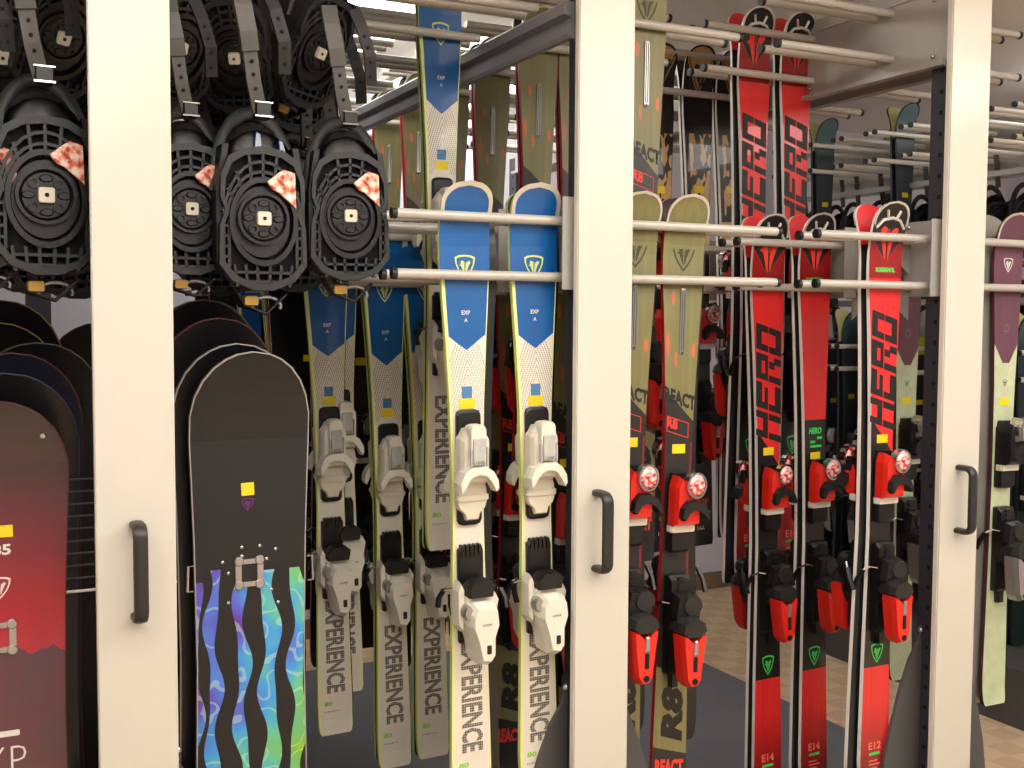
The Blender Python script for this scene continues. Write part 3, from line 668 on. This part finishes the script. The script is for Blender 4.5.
def rack(xc, label, hz, hx, sides, plate=False, beam=True, low=True):
    e = thing('mobile_rack', label, 'rack', (0, 0, 0)); yb = 2.31; w_ = .0765
    p = MB().box(xc-w_+.002, xc+w_-.002, yb, yb+.006, .03, 2.72); p.box(xc-w_, xc+w_, yb+.004, yb+.02, .03, 2.72, 1)
    link('end_panel', p.mesh('end_panel', ['panel', 'panel_edge']), e)
    link('handle', HND, e, (xc+hx, yb, hz))
    hs = .048
    for y in (2.332, 5.1):
        ps = MB().box(xc-hs, xc+hs, y, y+.078, .03, 2.46 if plate else 2.72)
        o = link('post', ps.mesh('post', ['post']), e)
        hm = MB()
        for k in range(42):
            z = .2+k*.06
            if z > 2.4: break
            for sx in (-1, 1): hm.box(xc+sx*hs-.0006, xc+sx*hs+.0006, y+.034, y+.046, z, z+.012)
        hm_o = link('post_slots', hm.mesh('post_slots', ['hole']), o); hm_o['kind'] = 'stuff'
    if beam:
        for sx in (-1,):
            b = MB()
            xo = xc+sx*hs
            pr = [(0, 0), (.016, .0), (.022, .008), (.022, .03), (.008, .036), (.008, .044), (.03, .05), (.03, .072), (.024, .078), (0, .078)]
            vs = []
            for y in (2.385, 5.12): vs += [(xo+sx*q[0], y, H+.672+q[1]*1.12) for q in pr]
            n = len(pr); fs = [tuple((k, (k+1) % n, n+(k+1) % n, n+k)) for k in range(n)] + [tuple(range(n)), tuple(range(n, 2*n))]
            b.add(vs, fs); link('beam', b.mesh('beam', ['beam']), e)
    for sx, xin, xout in sides:
        lo = link  # rods of both tiers
        if low: rods(e, sx, xin, xout, LOW, ZL)
        rods(e, sx, xin+ (0 if plate else sx*.02), xout, UPP, ZU)
        xo = xc+sx*hs
        for y in LOW if low else []:
            b = MB().box(min(xo, xo+sx*.006), max(xo, xo+sx*.006), y-.07, y+.07, H+.07, H+.29); b.box(min(xo, xo+sx*.05), max(xo, xo+sx*.05), y-.074, y-.07, H+.07, H+.29)
            o = link('bracket_plate', b.mesh('bracket_plate', ['rack']), e)
            for z in (.085, .275):
                link('bolt', bolt_me, o, (xo+sx*.008, y-.055, H+z)); link('bolt', bolt_me, o, (xo+sx*.008, y+.055, H+z))
            for z in ZL:
                g_ = MB().add([(xo+sx*.006, y+.05, H+z-.012), (xo+sx*.12, y+.05, H+z-.012), (xo+sx*.006, y+.05, H+z-.10), (xo+sx*.006, y+.053, H+z-.012), (xo+sx*.12, y+.053, H+z-.012), (xo+sx*.006, y+.053, H+z-.10)],
                              [(0, 1, 2), (3, 5, 4), (0, 3, 4, 1), (1, 4, 5, 2), (2, 5, 3, 0)])
                if z < .2 or plate: link('brace', g_.mesh('brace', ['rack']), o)
        if False:
            for y in UPP:
                b = MB().box(min(xo, xo+sx*.006), max(xo, xo+sx*.006), y-.06, y+.06, H+.762, H+.96); link('bracket_plate', b.mesh('bracket_plate', ['rack']), e)
    if plate:
        for sx in (-1, 1):
            xo = xc+sx*hs
            b = MB().box(min(xo, xo+sx*.006), max(xo, xo+sx*.006), 2.345, 5.1, H+.735, H+.98)
            b.box(min(xo, xo+sx*.03), max(xo, xo+sx*.03), 2.345, 5.1, H+.725, H+.738); b.box(min(xo, xo+sx*.012), max(xo, xo+sx*.012), 2.345, 5.1, H+.94, H+.955)
            o = link('side_plate', b.mesh('side_plate', ['rack']), e)
            for y in (2.40, 2.42+.5, 3.4): link('bolt', bolt_me, o, (xo+sx*.009, y, H+.76)); link('bolt', bolt_me, o, (xo+sx*.009, y, H+.92))
            b = MB().box(min(xo, xo+sx*.004), max(xo, xo+sx*.004), 2.55, 5.1, H+.09, H+.27)
            link('side_plate', b.mesh('side_plate', ['rack']), e)
    prof = [(0, -.90), (.012, -.95), (.045, -1.0), (.08, -1.085), (.115, -1.2), (.137, -1.29), (.16, -1.45), (.172, -1.6), (.172, -1.62)]
    for sx in (-1, 1):
        xo = xc+sx*(hs+.002 if sx < 0 else w_+.006)
        ol = [(xo+sx*a, H+z) for a, z in prof] + [(xo, H-1.62)]
        if sx > 0: ol = ol[::-1]
        o = link('foot_gusset', MB().prism(ol, 2.40, 2.388, .995).mesh('foot_gusset', ['gusset']), e)
        link('bolt', bolt_me, o, (xo+sx*.004, 2.39, H-.915), (0, 0, 0), (1.5, 1.5, 1.5))
    return e
XA, XB, XC = .314, 1.395, 2.597
RACK_A = rack(XA, 'white narrow end panel rack between red snowboard and black dripping snowboard', H-.505, .0, [(1, XA+.037, .87), (-1, XA-.037, -.26)], beam=False, low=False)
rack(XB, 'white narrow end panel rack between blue and white skis and olive skis', H-.51, -.018, [(-1, XB-.037, .885), (1, XB+.037, 1.975)])
rack(XC, 'white narrow end panel rack between red skis and plum skis', H-.515, -.005, [(-1, XC-.037, 2.11), (1, XC+.037, 3.09)], plate=True, beam=False)

# ------------------------------------------------------------------ skis on the middle rack, left side
GB = 'blue and white skis on the left of the middle rack'
pair('blue', (461, 183), (469, 797), 2.42, 'larger of the two nearest blue and white skis', GB, .034, -.02, backbare=False)
pair('blue', (530, 185), (536, 785), 2.42, 'blue and white ski closest to the middle white panel', GB, .02, -.01, backbare=False)
pair('blue', (323, 217), (334, 731), 3.12, 'blue and white ski right beside the black dripping snowboard', GB, .01, 0)
ski('blue', (333, 219), (345, 690), 3.17, 'blue and white ski peeping out right behind the one beside the snowboard', GB)
pair('blue', (381, 217), (393, 764), 3.12, 'blue and white ski second right of the dripping snowboard', GB, .0, .01)
pair('blue', (421, 217), (431, 754), 3.12, 'blue and white ski half hidden behind the largest', GB, .0, .0)
pair('blue', (438, -46), (441, 548), 2.95, 'tall blue and white ski rising out of the picture top', GB, .0, .0)
pair('blue', (278, 228), (290, 650), 3.82, 'blue and white ski far back above the dripping snowboard', GB, .0, .0, True)
pair('blue', (252, 232), (262, 640), 4.17, 'farthest blue and white ski showing a lime edge', GB, .0, .0, True)
# olive skis, right side of the middle rack
GO = 'olive skis on the right of the middle rack'
pair('olive', (634, 193), (617, 790), 2.42, 'front olive ski half hidden by the middle panel', GO, .03, .14)
pair('olive', (682, 196), (664, 801), 2.42, 'front olive ski fully in view with red binding', GO, .05, .15)
pair('olive', (645, -52), (634, 560), 2.60, 'tall olive ski on upper rods beside the middle panel', GO, 0, 0)
nth = ['second', 'third', 'fourth', 'fifth', 'sixth']
for k, (y, yu) in enumerate(zip(LOW[1:6], UPP[1:6])):
    for j, x in enumerate((1.545, 1.675)):
        if k < 4:
            pair('olive', Vector((x+.01*k, y, H+.31)), Vector((x+.01*k-.02, y, H-(1.44, 1.42, 1.30, 1.2)[k])), y, 'olive ski, %s lower row, %s the rack frame' % (nth[k], ('against', 'away from')[j]), GO, .02, 0, k > 1)
        if j and k: continue
        xx = x+.012*k-.005*(k == 0)
        pair('olive', Vector((xx, yu, H+(.90, .89, .90, .92, .92)[k])), Vector((xx-.015, yu, H-.55)), yu, 'olive ski, %s upper row, %s the rack frame' % (nth[k], ('against', 'away from')[j]), GO, .0, 0, True)
GD = 'dark skis deep in the middle rack'
for k, y in enumerate(LOW[3:8]):
    for j, x in enumerate((.93, 1.05, 1.17, 1.29)):
        if k == 1 and j < 2 or k == 2 and j == 0: continue
        ski('dark', Vector((x+.01*k, y, H+.30)), Vector((x+.01*k, y, H-1.16+.04*((j+k) % 3))), y, 'dark ski deep in the middle rack, %s lower row, %s from the frame' % (['fourth', 'fifth', 'sixth', 'seventh', 'eighth'][k], ['fourth', 'third', 'second', 'first'][j]), GD, False, True)
for k, y in enumerate(LOW[5:8]):
    for j, x in enumerate((1.53, 1.66)):
        ski('olive', Vector((x, y, H+.30)), Vector((x, y, H-1.16)), y, 'olive ski deep in the middle rack, %s lower row, %s the frame' % (['sixth', 'seventh', 'eighth'][k], ('against', 'away from')[j]), GO, False, True)
# red skis on the right rack
GR = 'red skis on the left of the right rack'
pair('hero', (765, 215), (764, 802), 2.77, 'front red ski with black letters, leftmost of three lower', GR, -.01, 0)
pair('heroP', (812, 214), (810, 790), 2.77, 'front red ski with plain upper half, middle of three', GR, -.02, .0)
pair('heroE12', (883, 203), (869, 790), 2.42, 'front red ski with black letters beside the right panel', GR, -.03, .0)
pair('hero', (752, 10), (746, 582), 2.95, 'tall red ski on upper rods, left one of two', GR, -.03, 0)
pair('hero', (794, 15), (787, 577), 2.95, 'tall red ski on upper rods, right one of two', GR, -.03, 0)
GG = 'black and gold skis on the right rack'
pair('gold', (656, 46), (659, 550), 3.30, 'gold tipped black ski, leftmost of three behind olive skis', GG, 0, 0)
pair('gold', (695, 48), (698, 544), 3.30, 'gold tipped black ski, middle of three', GG, 0, 0)
pair('gold', (728, 52), (730, 537), 3.30, 'gold tipped black ski, right one beside red skis', GG, 0, 0)
GP = 'plum and mint skis on the right rack'
pair('plum', (1006, 214), (988, 702), 2.42, 'plum and mint ski right of the right white panel', GP, -.06, .0)
pair('plum', (906, 228), (896, 677), 2.77, 'plum and mint ski behind the rightmost red ski', GP, -.02, .0)

# ------------------------------------------------------------------ far rack on the right
e = thing('far_rack', 'low dark rack with many white rods behind the right white panel', 'rack')
XF = 4.62
link('base_box', MB().box(3.82, 5.2, 2.6, 4.75, .0, .24).mesh('base_box', ['gusset']), e)
FR = [3.16, 3.34, 3.52, 3.75, 3.98, 4.21, 4.44, 4.67, 4.9]
me, cp = rod_mesh(4.05, XF, 4.05, 'rodw')
for y in FR:
    for z in ZU + (-.135, -.25):
        for dy in (-.03, .03): o = link('rod', me, e, (0, y+dy, H+z)); link('end_cap', cp, o)
link('spine_panel', MB().box(XF, XF+.03, 2.9, 4.75, .2, H+.2).mesh('spine_panel', ['post']), e)
link('spine_panel', MB().box(XF, XF+.03, 2.9, 5.2, H+.70, H+1.0).mesh('spine_panel', ['rack']), e)
for y in (3.0, 4.1, 4.7): link('post', MB().box(XF+.03, XF+.09, y-.03, y+.03, .24, 2.7).mesh('post', ['post']), e)
link('hanging_rail', MB().box(4.30, 4.33, 2.9, 5.2, H+.665, H+.69).mesh('hanging_rail', ['rack']), e)
o = link('slotted_rail', MB().box(4.28, 4.62, 2.9, 5.2, H+.075, H+.105).mesh('slotted_rail', ['rack']), e)
GT = 'dark skis on the far rack'
ski('teal', (824, 120), (822, 330), 4.44, 'x', GT) if False else None
def far_pair(kind, x, Y, ztip, L, what):
    pair(kind, Vector((x, Y, H+ztip)), Vector((x+.01, Y, H+ztip-L)), Y, what, GT, -.03, .0, False, True)
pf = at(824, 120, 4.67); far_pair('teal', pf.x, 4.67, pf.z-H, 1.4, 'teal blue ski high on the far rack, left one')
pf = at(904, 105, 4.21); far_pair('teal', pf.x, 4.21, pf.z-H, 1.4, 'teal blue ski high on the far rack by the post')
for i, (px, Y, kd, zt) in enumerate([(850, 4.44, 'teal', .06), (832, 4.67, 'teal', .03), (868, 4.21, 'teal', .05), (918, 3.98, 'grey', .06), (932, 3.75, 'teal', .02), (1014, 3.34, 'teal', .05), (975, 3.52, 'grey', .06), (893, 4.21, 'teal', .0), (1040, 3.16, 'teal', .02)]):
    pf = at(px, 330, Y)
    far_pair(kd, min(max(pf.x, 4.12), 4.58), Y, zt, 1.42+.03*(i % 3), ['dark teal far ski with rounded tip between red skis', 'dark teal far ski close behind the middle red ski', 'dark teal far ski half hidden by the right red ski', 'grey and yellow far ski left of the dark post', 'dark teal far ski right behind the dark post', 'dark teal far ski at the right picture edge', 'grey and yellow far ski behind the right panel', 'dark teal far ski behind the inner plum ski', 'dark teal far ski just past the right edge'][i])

# ------------------------------------------------------------------ snowboard bindings
def binding_parts():
    P = []
    top = [(.075, .02), (.085, .045), (.083, .09), (.068, .125), (.04, .142), (0, .148), (-.04, .142), (-.068, .125), (-.083, .09), (-.085, .045), (-.075, .02)]
    low = [(-.078, .012), (-.086, -.01), (-.088, -.085), (-.062, -.118), (-.02, -.135), (.02, -.135), (.062, -.118), (.088, -.085), (.086, -.01), (.078, .012)]
    out = top+low; inn = [(x*.9, z*.9) for x, z in out]
    mb = MB(); mb.ring(out, inn, .012, -.006); mb.prism(out, .03, .012, 1, 1)  # backing painted near black for the dark depth of the lattice cavities
    # radial ribs and arcs of the lattice
    def bar(a, b, w_=.0028, y0=.012, y1=-.004):
        d = Vector((b[0]-a[0], b[1]-a[1])).normalized(); n = Vector((-d.y, d.x))*w_
        mb.prism([(a[0]-n.x, a[1]-n.y), (b[0]-n.x, b[1]-n.y), (b[0]+n.x, b[1]+n.y), (a[0]+n.x, a[1]+n.y)], y0, y1, 1)
    for k in range(9):
        a = math.radians(10+20*k); bar((.066*math.cos(a), .075*math.sin(a)), (.082*math.cos(a), .138*math.sin(a) if 2 < k < 6 else .125*math.sin(a)))
    for R, S in ((.078, .118), (.072, .098)):
        q = circ(0, 0, R, S, 13, math.radians(5), math.radians(175), False)
        for a, b in zip(q, q[1:]): bar(a, b)
    for z in (-.1, -.118):
        bar((-.058, z), (.058, z))
    for x in (-.058, -.036, -.013, .013, .036, .058): bar((x, -.085), (x*.9, -.128))
    for sx in (-1, 1):
        bar((sx*.068, -.09), (sx*.068, .0)); bar((sx*.079, -.085), (sx*.079, -.0))
        for z in (-.07, -.05, -.03, -.01): bar((sx*.068, z), (sx*.084, z))
    P.append(('base_plate', mb.mesh('base_plate', ['dark', 'hole']), []))
    dk = MB(); dk.ring(circ(0, .0, .069, .088, 28), circ(0, .0, .060, .077, 28), .012, -.010); dk.prism(circ(0, 0, .057, .070, 28), .012, .004, 1)
    dk.ring(circ(0, .006, .052, .052, 24), circ(0, .006, .046, .046, 24), .004, -.008); dk.prism(circ(0, .006, .044, .044, 24), .004, -.004, .92)
    for k in range(4):
        a = math.radians(45+90*k); dk.ring(circ(.030*math.cos(a), .006+.030*math.sin(a), .010, n=10), circ(.030*math.cos(a), .006+.030*math.sin(a), .006, n=10), -.002, -.009)
        a = math.radians(90*k); dk.prism(circ(.03*math.cos(a), .006+.03*math.sin(a), .012, .007, 10), -.002, -.008, .8)
    nut = MB().prism(rr(-.014, .014, -.008, .02, .004), -.002, -.014, .94); nh = MB().prism(circ(0, .006, .004, n=8), -.0135, -.0148, 1)
    P.append(('disc', dk.mesh('disc', ['black'], True), [('square_nut', nut.mesh('square_nut', ['white2']), (0, 0, 0)), ('nut_hole', nh.mesh('nut_hole', ['hole']), (0, 0, 0))]))
    st = MB().prism([(.006, .078), (.018, .062), (.03, .058), (.064, .028), (.062, .098), (.04, .104), (.03, .098)], -.006, -.014, .98)
    P.append(('torn_sticker', st.mesh('torn_sticker', ['torn']), []))
    arch = [(math.cos(math.radians(a))*.082, .05+.03*math.sin(math.radians(a)), .06+.165*math.sin(math.radians(a))) for a in range(0, 181, 15)]
    P.append(('heel_hoop', MB().tube(arch, 0, 8, sq=(.009, .014)).mesh('heel_hoop', ['black2'], True), []))
    hb = MB(); vs = []; n = 9
    for i in range(7):
        for k in range(n):
            a = math.pi*k/(n-1); wd = .078-.006*i; vs.append((math.cos(a)*wd, .03+.045*i, .10+.085*math.sin(a)-.012*i))
    fs = [(i*n+k, i*n+k+1, (i+1)*n+k+1, (i+1)*n+k) for i in range(6) for k in range(n-1)]
    hb.add(vs, fs); P.append(('highback', hb.mesh('highback', ['black'], True), []))
    # glossy rounded toe-side shell seen inside the hoop
    P.append(('padded_shell', MB().sphere((0, .06, .12), (.066, .035, .085), 16, 10).mesh('padded_shell', ['black'], True), []))
    def strap(name, pts, w_, th, holes, mat='strap'):
        mb = MB()
        mb.tube(pts, 0, 4, sq=(w_, th)) if False else None
        P_ = [Vector(p) for p in pts]; vs = []
        for i, p in enumerate(P_):
            d = (P_[min(i+1, len(P_)-1)]-P_[max(0, i-1)]).normalized(); sx = Vector((d.z, 0, -d.x)).normalized() if abs(d.x)+abs(d.z) > .01 else Vector((1, 0, 0))
            nn = d.cross(sx)
            vs += [p-sx*w_-nn*th, p+sx*w_-nn*th, p+sx*w_+nn*th, p-sx*w_+nn*th]
        fs = [(i*4+k, i*4+(k+1) % 4, i*4+4+(k+1) % 4, i*4+4+k) for i in range(len(P_)-1) for k in range(4)] + [(0, 3, 2, 1), tuple(range(len(vs)-4, len(vs)))]
        mb.add(vs, fs)
        subs = []
        if holes:
            hm = MB()
            for (i, q) in holes:
                c = P_[i].lerp(P_[i+1], q); hm.prism(circ(c.x, c.z, .0035, n=8), c.y+.006, c.y-th-.0035, 1)
            subs = [('strap_hole', hm.mesh('strap_hole', ['hole']), (0, 0, 0))]
        P.append((name, mb.mesh(name, [mat]), subs))
    strap('ankle_strap', [(-.005, .0, .215), (-.02, -.012, .27), (-.03, -.02, .33), (-.034, -.015, .37)], .014, .004, [(0, .3), (0, .75), (1, .2), (1, .6)])
    strap('strap_pad', [(-.030, -.024, .325), (-.036, -.03, .36), (-.046, -.03, .41), (-.05, -.02, .45)], .017, .007, [])
    strap('toe_strap', [(.055, .03, .30), (.05, .015, .36), (.03, .01, .42), (.015, .02, .46)], .013, .004, [(0, .3), (0, .8), (1, .3), (1, .7)], 'black2')
    bk = MB().prism(rr(-.016, .016, .20, .235, .005), .012, -.014, .85); bk.tube([(-.018, -.012, .205), (.018, -.012, .205)], .0035, 6, 1); bk.tube([(-.018, -.012, .232), (.018, -.012, .232)], .0025, 6, 1)
    P.append(('buckle', bk.mesh('buckle', ['black', 'chrome']), []))
    lo = MB()
    q = [(.02+.03*math.cos(a), .05, -.165+.018*math.sin(a)) for a in [math.radians(x) for x in range(-20, 215, 25)]]
    lo.tube(q, .004, 6, 0); lo.prism(rr(-.03, .0, -.165, -.145, .004), .05, .03, .9, 1); lo.tube([(-.055, .04, -.13), (-.03, .05, -.165), (.02, .055, -.18), (.06, .045, -.14)], 0, 6, 2, sq=(.014, .004))
    P.append(('toe_cap_strap', lo.mesh('toe_cap_strap', ['silver', 'gold', 'black2'], True), []))
    for sx in (-1, 1):
        P.append(('side_arm', MB().prism([(sx*.083-.006, -.08), (sx*.083+.006, -.08), (sx*.083+.006, .06), (sx*.07+.006, .15), (sx*.07-.006, .15), (sx*.083-.006, .06)], .10, .01, 1).mesh('side_arm', ['black2']), []))
    return P
BP = binding_parts()
def snow_binding(px, py, Y, label, rz=0, ry=0, scale=1.0, skip=(), rx=0):
    p = at(px, py, Y)
    e = thing('snowboard_binding', label, 'binding', p, (rx, ry, rz), 'black snowboard bindings hanging on the left rack'); e.scale = (scale,)*3
    for name, me, subs in BP:
        if name in skip: continue
        o = link(name, me, e)
        for sn, sm, sl in subs:
            q = link(sn, sm, o, sl)
            if sn == 'strap_hole': q['kind'] = 'stuff'
    return e
e = snow_binding(263, 222, 2.44, 'black snowboard binding, sole facing out, middle of three above dripping snowboard', .04, 0, 1.1)
bl = MB().prism([(-.012, .140), (.006, .140), (.002, .178), (-.008, .182)], .03, .018, .8); link('blue_gleam', bl.mesh('blue_gleam', ['bluegleam']), e)  # added blue slivers, for the blue gleam in the glossy shell
bl = MB().prism([(.042, .140), (.056, .138), (.048, .165), (.040, .168)], .035, .022, .8); link('blue_gleam', bl.mesh('blue_gleam', ['bluegleam']), e)
snow_binding(350, 219, 2.46, 'black snowboard binding, sole facing out, rightmost above dripping snowboard', -.10, .0, 1.03)
snow_binding(191, 212, 2.50, 'black snowboard binding, sole facing out, half hidden by the left white panel', .05, .0, 1.0)
snow_binding(46, 199, 2.44, 'black snowboard binding, sole facing out, left of the left white panel', .06, 0, 1.12)
snow_binding(318, 55, 2.62, 'black snowboard binding hanging high, above the middle and rightmost bindings', .5, .1, .95, ('torn_sticker', 'square_nut'), .4)
snow_binding(235, 60, 2.66, 'black snowboard binding hanging high near the left white panel', -.4, .0, .95, ('torn_sticker',), .5)
snow_binding(180, 50, 2.66, 'black snowboard binding hanging high, tucked behind the left white panel', .3, .0, .95, ('torn_sticker',), .4)
snow_binding(62, 40, 2.62, 'black snowboard binding hanging high at the top left corner', .3, .1, 1, ('torn_sticker',), .5)
snow_binding(5, 60, 2.66, 'black snowboard binding hanging high, cut by the left picture edge', -.3, .0, 1, ('torn_sticker',), .4)
snow_binding(-18, 200, 2.46, 'black snowboard binding, sole facing out, cut by the left picture edge', .0)
row = [(215, 'left'), (255, 'middle'), (300, 'right'), (338, 'far right'), (70, 'left bay right'), (25, 'left bay left')]
for Y, py, nm in ((2.9, 236, 'second row'), (2.95, 75, 'second row, high'), (3.35, 246, 'third row'), (3.4, 110, 'third row, high')):
    for j, (px, wh) in enumerate(row):
        if (Y > 3 and j == 3) or (py < 120 and j == 3): continue
        snow_binding(px+8*(Y > 3), py-6*(j % 2), Y, 'black snowboard binding in shade, %s, %s' % (nm, wh), .25*((j*7) % 3-1), .0, 1.1, ('torn_sticker', 'square_nut', 'toe_cap_strap'), .2)
for k in range(14):                                             # row on the far rack's rail
    Y = 3.1+k*.15; 
    e = thing('snowboard_binding', 'black binding hanging under the far rack rail, ' + ('nearest the front' if k == 0 else '%s from the front' % 'second third fourth fifth sixth seventh eighth ninth tenth eleventh twelfth thirteenth fourteenth'.split()[k-1]), 'binding', (4.36+.03*(k % 2), Y, H+.415), (0, 0, -.5+.2*(k % 3)), 'bindings hanging in a row under the far rack rail'); e.scale = (.85, .85, .95)
    for name, me, subs in BP:
        if name in ('base_plate', 'disc', 'highback', 'heel_hoop', 'toe_cap_strap', 'side_arm', 'ankle_strap'): link(name, me, e)

# ------------------------------------------------------------------ snowboards
def board(name_mat, edge_mat, apex, Y, W, Lb, label, lean=0, parts=True, dx=0):
    p = at(apex[0], apex[1], Y); mb = MB(); ts = [0, .004, .012, .025, .045, .07, .1, .14, .2, .3, .5, .7, .8, .86, .9, .93, .955, .975, .988, .996, 1]
    def hw(t):
        wv = W/2*(1-.10*math.sin(math.pi*min(max((t-.12)/.76, 0), 1)))
        for q in (t, 1-t):
            if q < .125: wv *= math.sqrt(max(0, 1-((.125-q)/.125)**2.3))
        return max(wv, .002)
    uvd = []; thk = .011
    def yb(t):
        q = max(0, (.16-t)/.16); r_ = max(0, (t-.84)/.16); return -.05*q*q - .05*r_*r_
    for t in ts:
        h = hw(t); z = -t*Lb
        for (x, y) in ((-h, yb(t)-thk), (h, yb(t)-thk), (-h, yb(t)), (h, yb(t))): mb.v.append((x, y, z)); uvd.append((x, t*Lb))
    for i in range(len(ts)-1):
        o, q = i*4, i*4+4
        mb.f += [(o, q, q+1, o+1), (o+2, o+3, q+3, q+2), (o, o+2, q+2, q), (o+1, q+1, q+3, o+3)]; mb.mi += [0, 2, 1, 1]
    e = thing('snowboard', label, 'snowboard', p, (lean, 0, 0), 'snowboards standing on the left rack')
    link('board_body', mb.mesh('board_body', [name_mat, edge_mat, 'base'], uv=lambda i, co: uvd[i]), e)
    vs = []; path = [(-1, t) for t in ts[::-1] if t < .9] + [(1, t) for t in ts if 0 < t < .9]
    for sg, t in path:
        h = hw(t); vs += [(sg*(h+.0012), yb(t)-.0005, -t*Lb+.001*(t < .1)), (sg*(h+.0012), yb(t)-thk-.0012, -t*Lb+.001*(t < .1)), (sg*max(h-.0014, 0), yb(t)-thk-.0012, -t*Lb-(.0014 if t < .1 else 0))]
    fs = []
    for i in range(len(path)-1): fs += [(i*3, i*3+1, i*3+4, i*3+3), (i*3+1, i*3+2, i*3+5, i*3+4)]
    link('edge_strip', MB().add(vs, fs).mesh('edge_strip', [edge_mat]), e)
    return e, thk
GS = 'x'
e, th = board('b_drip', 'edge', (248, 351), 2.45, .262, 1.38, 'black snowboard with bright dripping stripes standing right of the left white panel')
def disc4(e, z, x=0):
    mb = MB(); 
    for sx in (-1, 1):
        for sz in (-1, 1): mb.prism(circ(sx*.019, sz*.022, .009, n=12), 0, -.006, .8); 
    mb.prism(rr(-.026, -.014, -.022, .022, .003), 0, -.004); mb.prism(rr(.014, .026, -.022, .022, .003), 0, -.004); mb.prism(rr(-.02, .02, .016, .026, .003), 0, -.004); mb.prism(rr(-.02, .02, -.026, -.016, .003), 0, -.004)
    link('mount_bracket', mb.mesh('mount_bracket', ['bolt'], True), e, (x, -th, z), (0, 0, 0), (1.2, 1, 1.2))
disc4(e, -.487, -.004)
ins = MB()
for (x, z) in ((-.05, -.485), (-.05, -.55), (-.035, -.52), (.035, -.46), (.045, -.53), (-.02, -.45), (.02, -.455), (-.02, -.43), (.02, -.43), (.055, -.44), (-.062, -.46), (.06, -.56)): ins.prism(circ(x, z, .0035, n=8), 0, -.0012, .8)
o = link('screw_insert', ins.mesh('screw_insert', ['chrome']), e, (0, -th, 0)); o['kind'] = 'stuff'
st_b = MB().prism(rr(-.014, .014, -.014, .014, .001), 0, -.0008, 1).mesh('price_sticker', ['yellow'])
link('price_sticker', st_b, e, (-.006, -th-.0003, -.302), (0, -.04, 0))
M['inkpurple'] = plain('ink_purple', (110, 40, 120), .5)
link('emblem', shield_mesh(.026, 'inkpurple', 'inkpurple'), e, (-.006, -th-.0003, -.335))
lp = MB()
for sx in (-1, 1): lp.tube([(sx*.125, -.016, -.46), (sx*.136, -.018, -.46), (sx*.138, -.018, -.515), (sx*.126, -.016, -.515)], .003, 6)
link('wire_clip', lp.mesh('wire_clip', ['chrome'], True), e, (0, 0, 0))
board('b_black', 'edge', (232, 343), 2.52, .27, 1.40, 'plain black snowboard just behind the black dripping one', 0)
board('b_black', 'edge_red', (214, 318), 2.60, .27, 1.42, 'plain black snowboard with reddish edge, second behind the dripping one', 0)
board('b_black', 'edge_olive', (200, 300), 2.68, .27, 1.44, 'plain black snowboard, third behind the dripping one', 0)
e, th = board('b_red', 'edge_red', (-10, 399), 2.45, .285, 1.30, 'red and plum snowboard nearest at the left picture edge')
disc4(e, -.480, .008)
link('price_sticker', MB().prism(rr(-.03, .03, -.012, .012, .001), 0, -.0008, 1).mesh('price_sticker', ['yellow']), e, (.006, -th-.0003, -.265))
link('lettering', text_mesh('185', .048, .022, 'inkwhite', 0, .03), e, (.008, -th-.0004, -.302))
link('emblem', shield_mesh(.04, 'inkwhite', 'inkwhite'), e, (.010, -th-.0004, -.378))
link('lettering', text_mesh('XP', .085, .06, 'inkwhite', 0, -.02), e, (.010, -th-.0004, -.735))
link('size_print', MB().prism(rr(-.04, .035, -.006, .006, .002), 0, -.0005, 1).mesh('size_print', ['inkwhite']), e, (.006, -th-.0003, -.678))
link('screw', MB().prism(circ(.094, -.075, .006, n=10), 0, -.004, .7).mesh('screw', ['chrome'], True), e, (0, -th-.020, 0))
for i, (ax, ay, Y, mt, ed, lab) in enumerate([(4, 372, 2.53, 'b_black', 'edge_blue', 'black snowboard with blue edge right behind the red one'), (10, 352, 2.61, 'b_navy', 'edge_red', 'navy black snowboard second behind the red one'), (36, 342, 2.70, 'b_black', 'edge_olive', 'wide black snowboard reaching the left white panel'),
                                              (-6, 322, 2.8, 'b_black', 'edge_gold', 'black snowboard with pale gold edge at the left picture edge'), (-2, 300, 2.9, 'b_black', 'edge_gold', 'black snowboard with gold edge, tallest at the left edge'), (100, 322, 3.0, 'b_black', 'edge_olive', 'black snowboard in deep shade behind the left white panel')]):
    e2, th2 = board(mt, ed, (ax, ay), Y, .285, 1.42, lab)
# wire dividers that hold the boards
e = RACK_A
for side, x0, x1 in ((-1, -.26, XA-.04), (1, XA+.04, .42)):
    wm = MB().tube([(x0, 0, 0), (x1, 0, 0)], .0022, 6).mesh('wire', ['strap'], True); wl = MB().tube([(x0, 0, 0), (x1, 0, 0)], .0032, 6).mesh('wire', ['rodw'], True)
    for k in range(9): link('wire', wm, e, (0, 2.485, H-.34-.026*k))
    link('wire', wl, e, (0, 2.478, H-.575))
    x1 = .78 if side > 0 else x1
    link('shelf', MB().box(x0, x1, 2.36, 3.2, .14, .17).mesh('shelf', ['post']), e)
    for y in (2.4, 3.15): link('leg', MB().box(x0, x0+.03, y, y+.03, .012, .14).mesh('leg', ['post']), e); link('leg', MB().box(x1-.03, x1, y, y+.03, .012, .14).mesh('leg', ['post']), e)
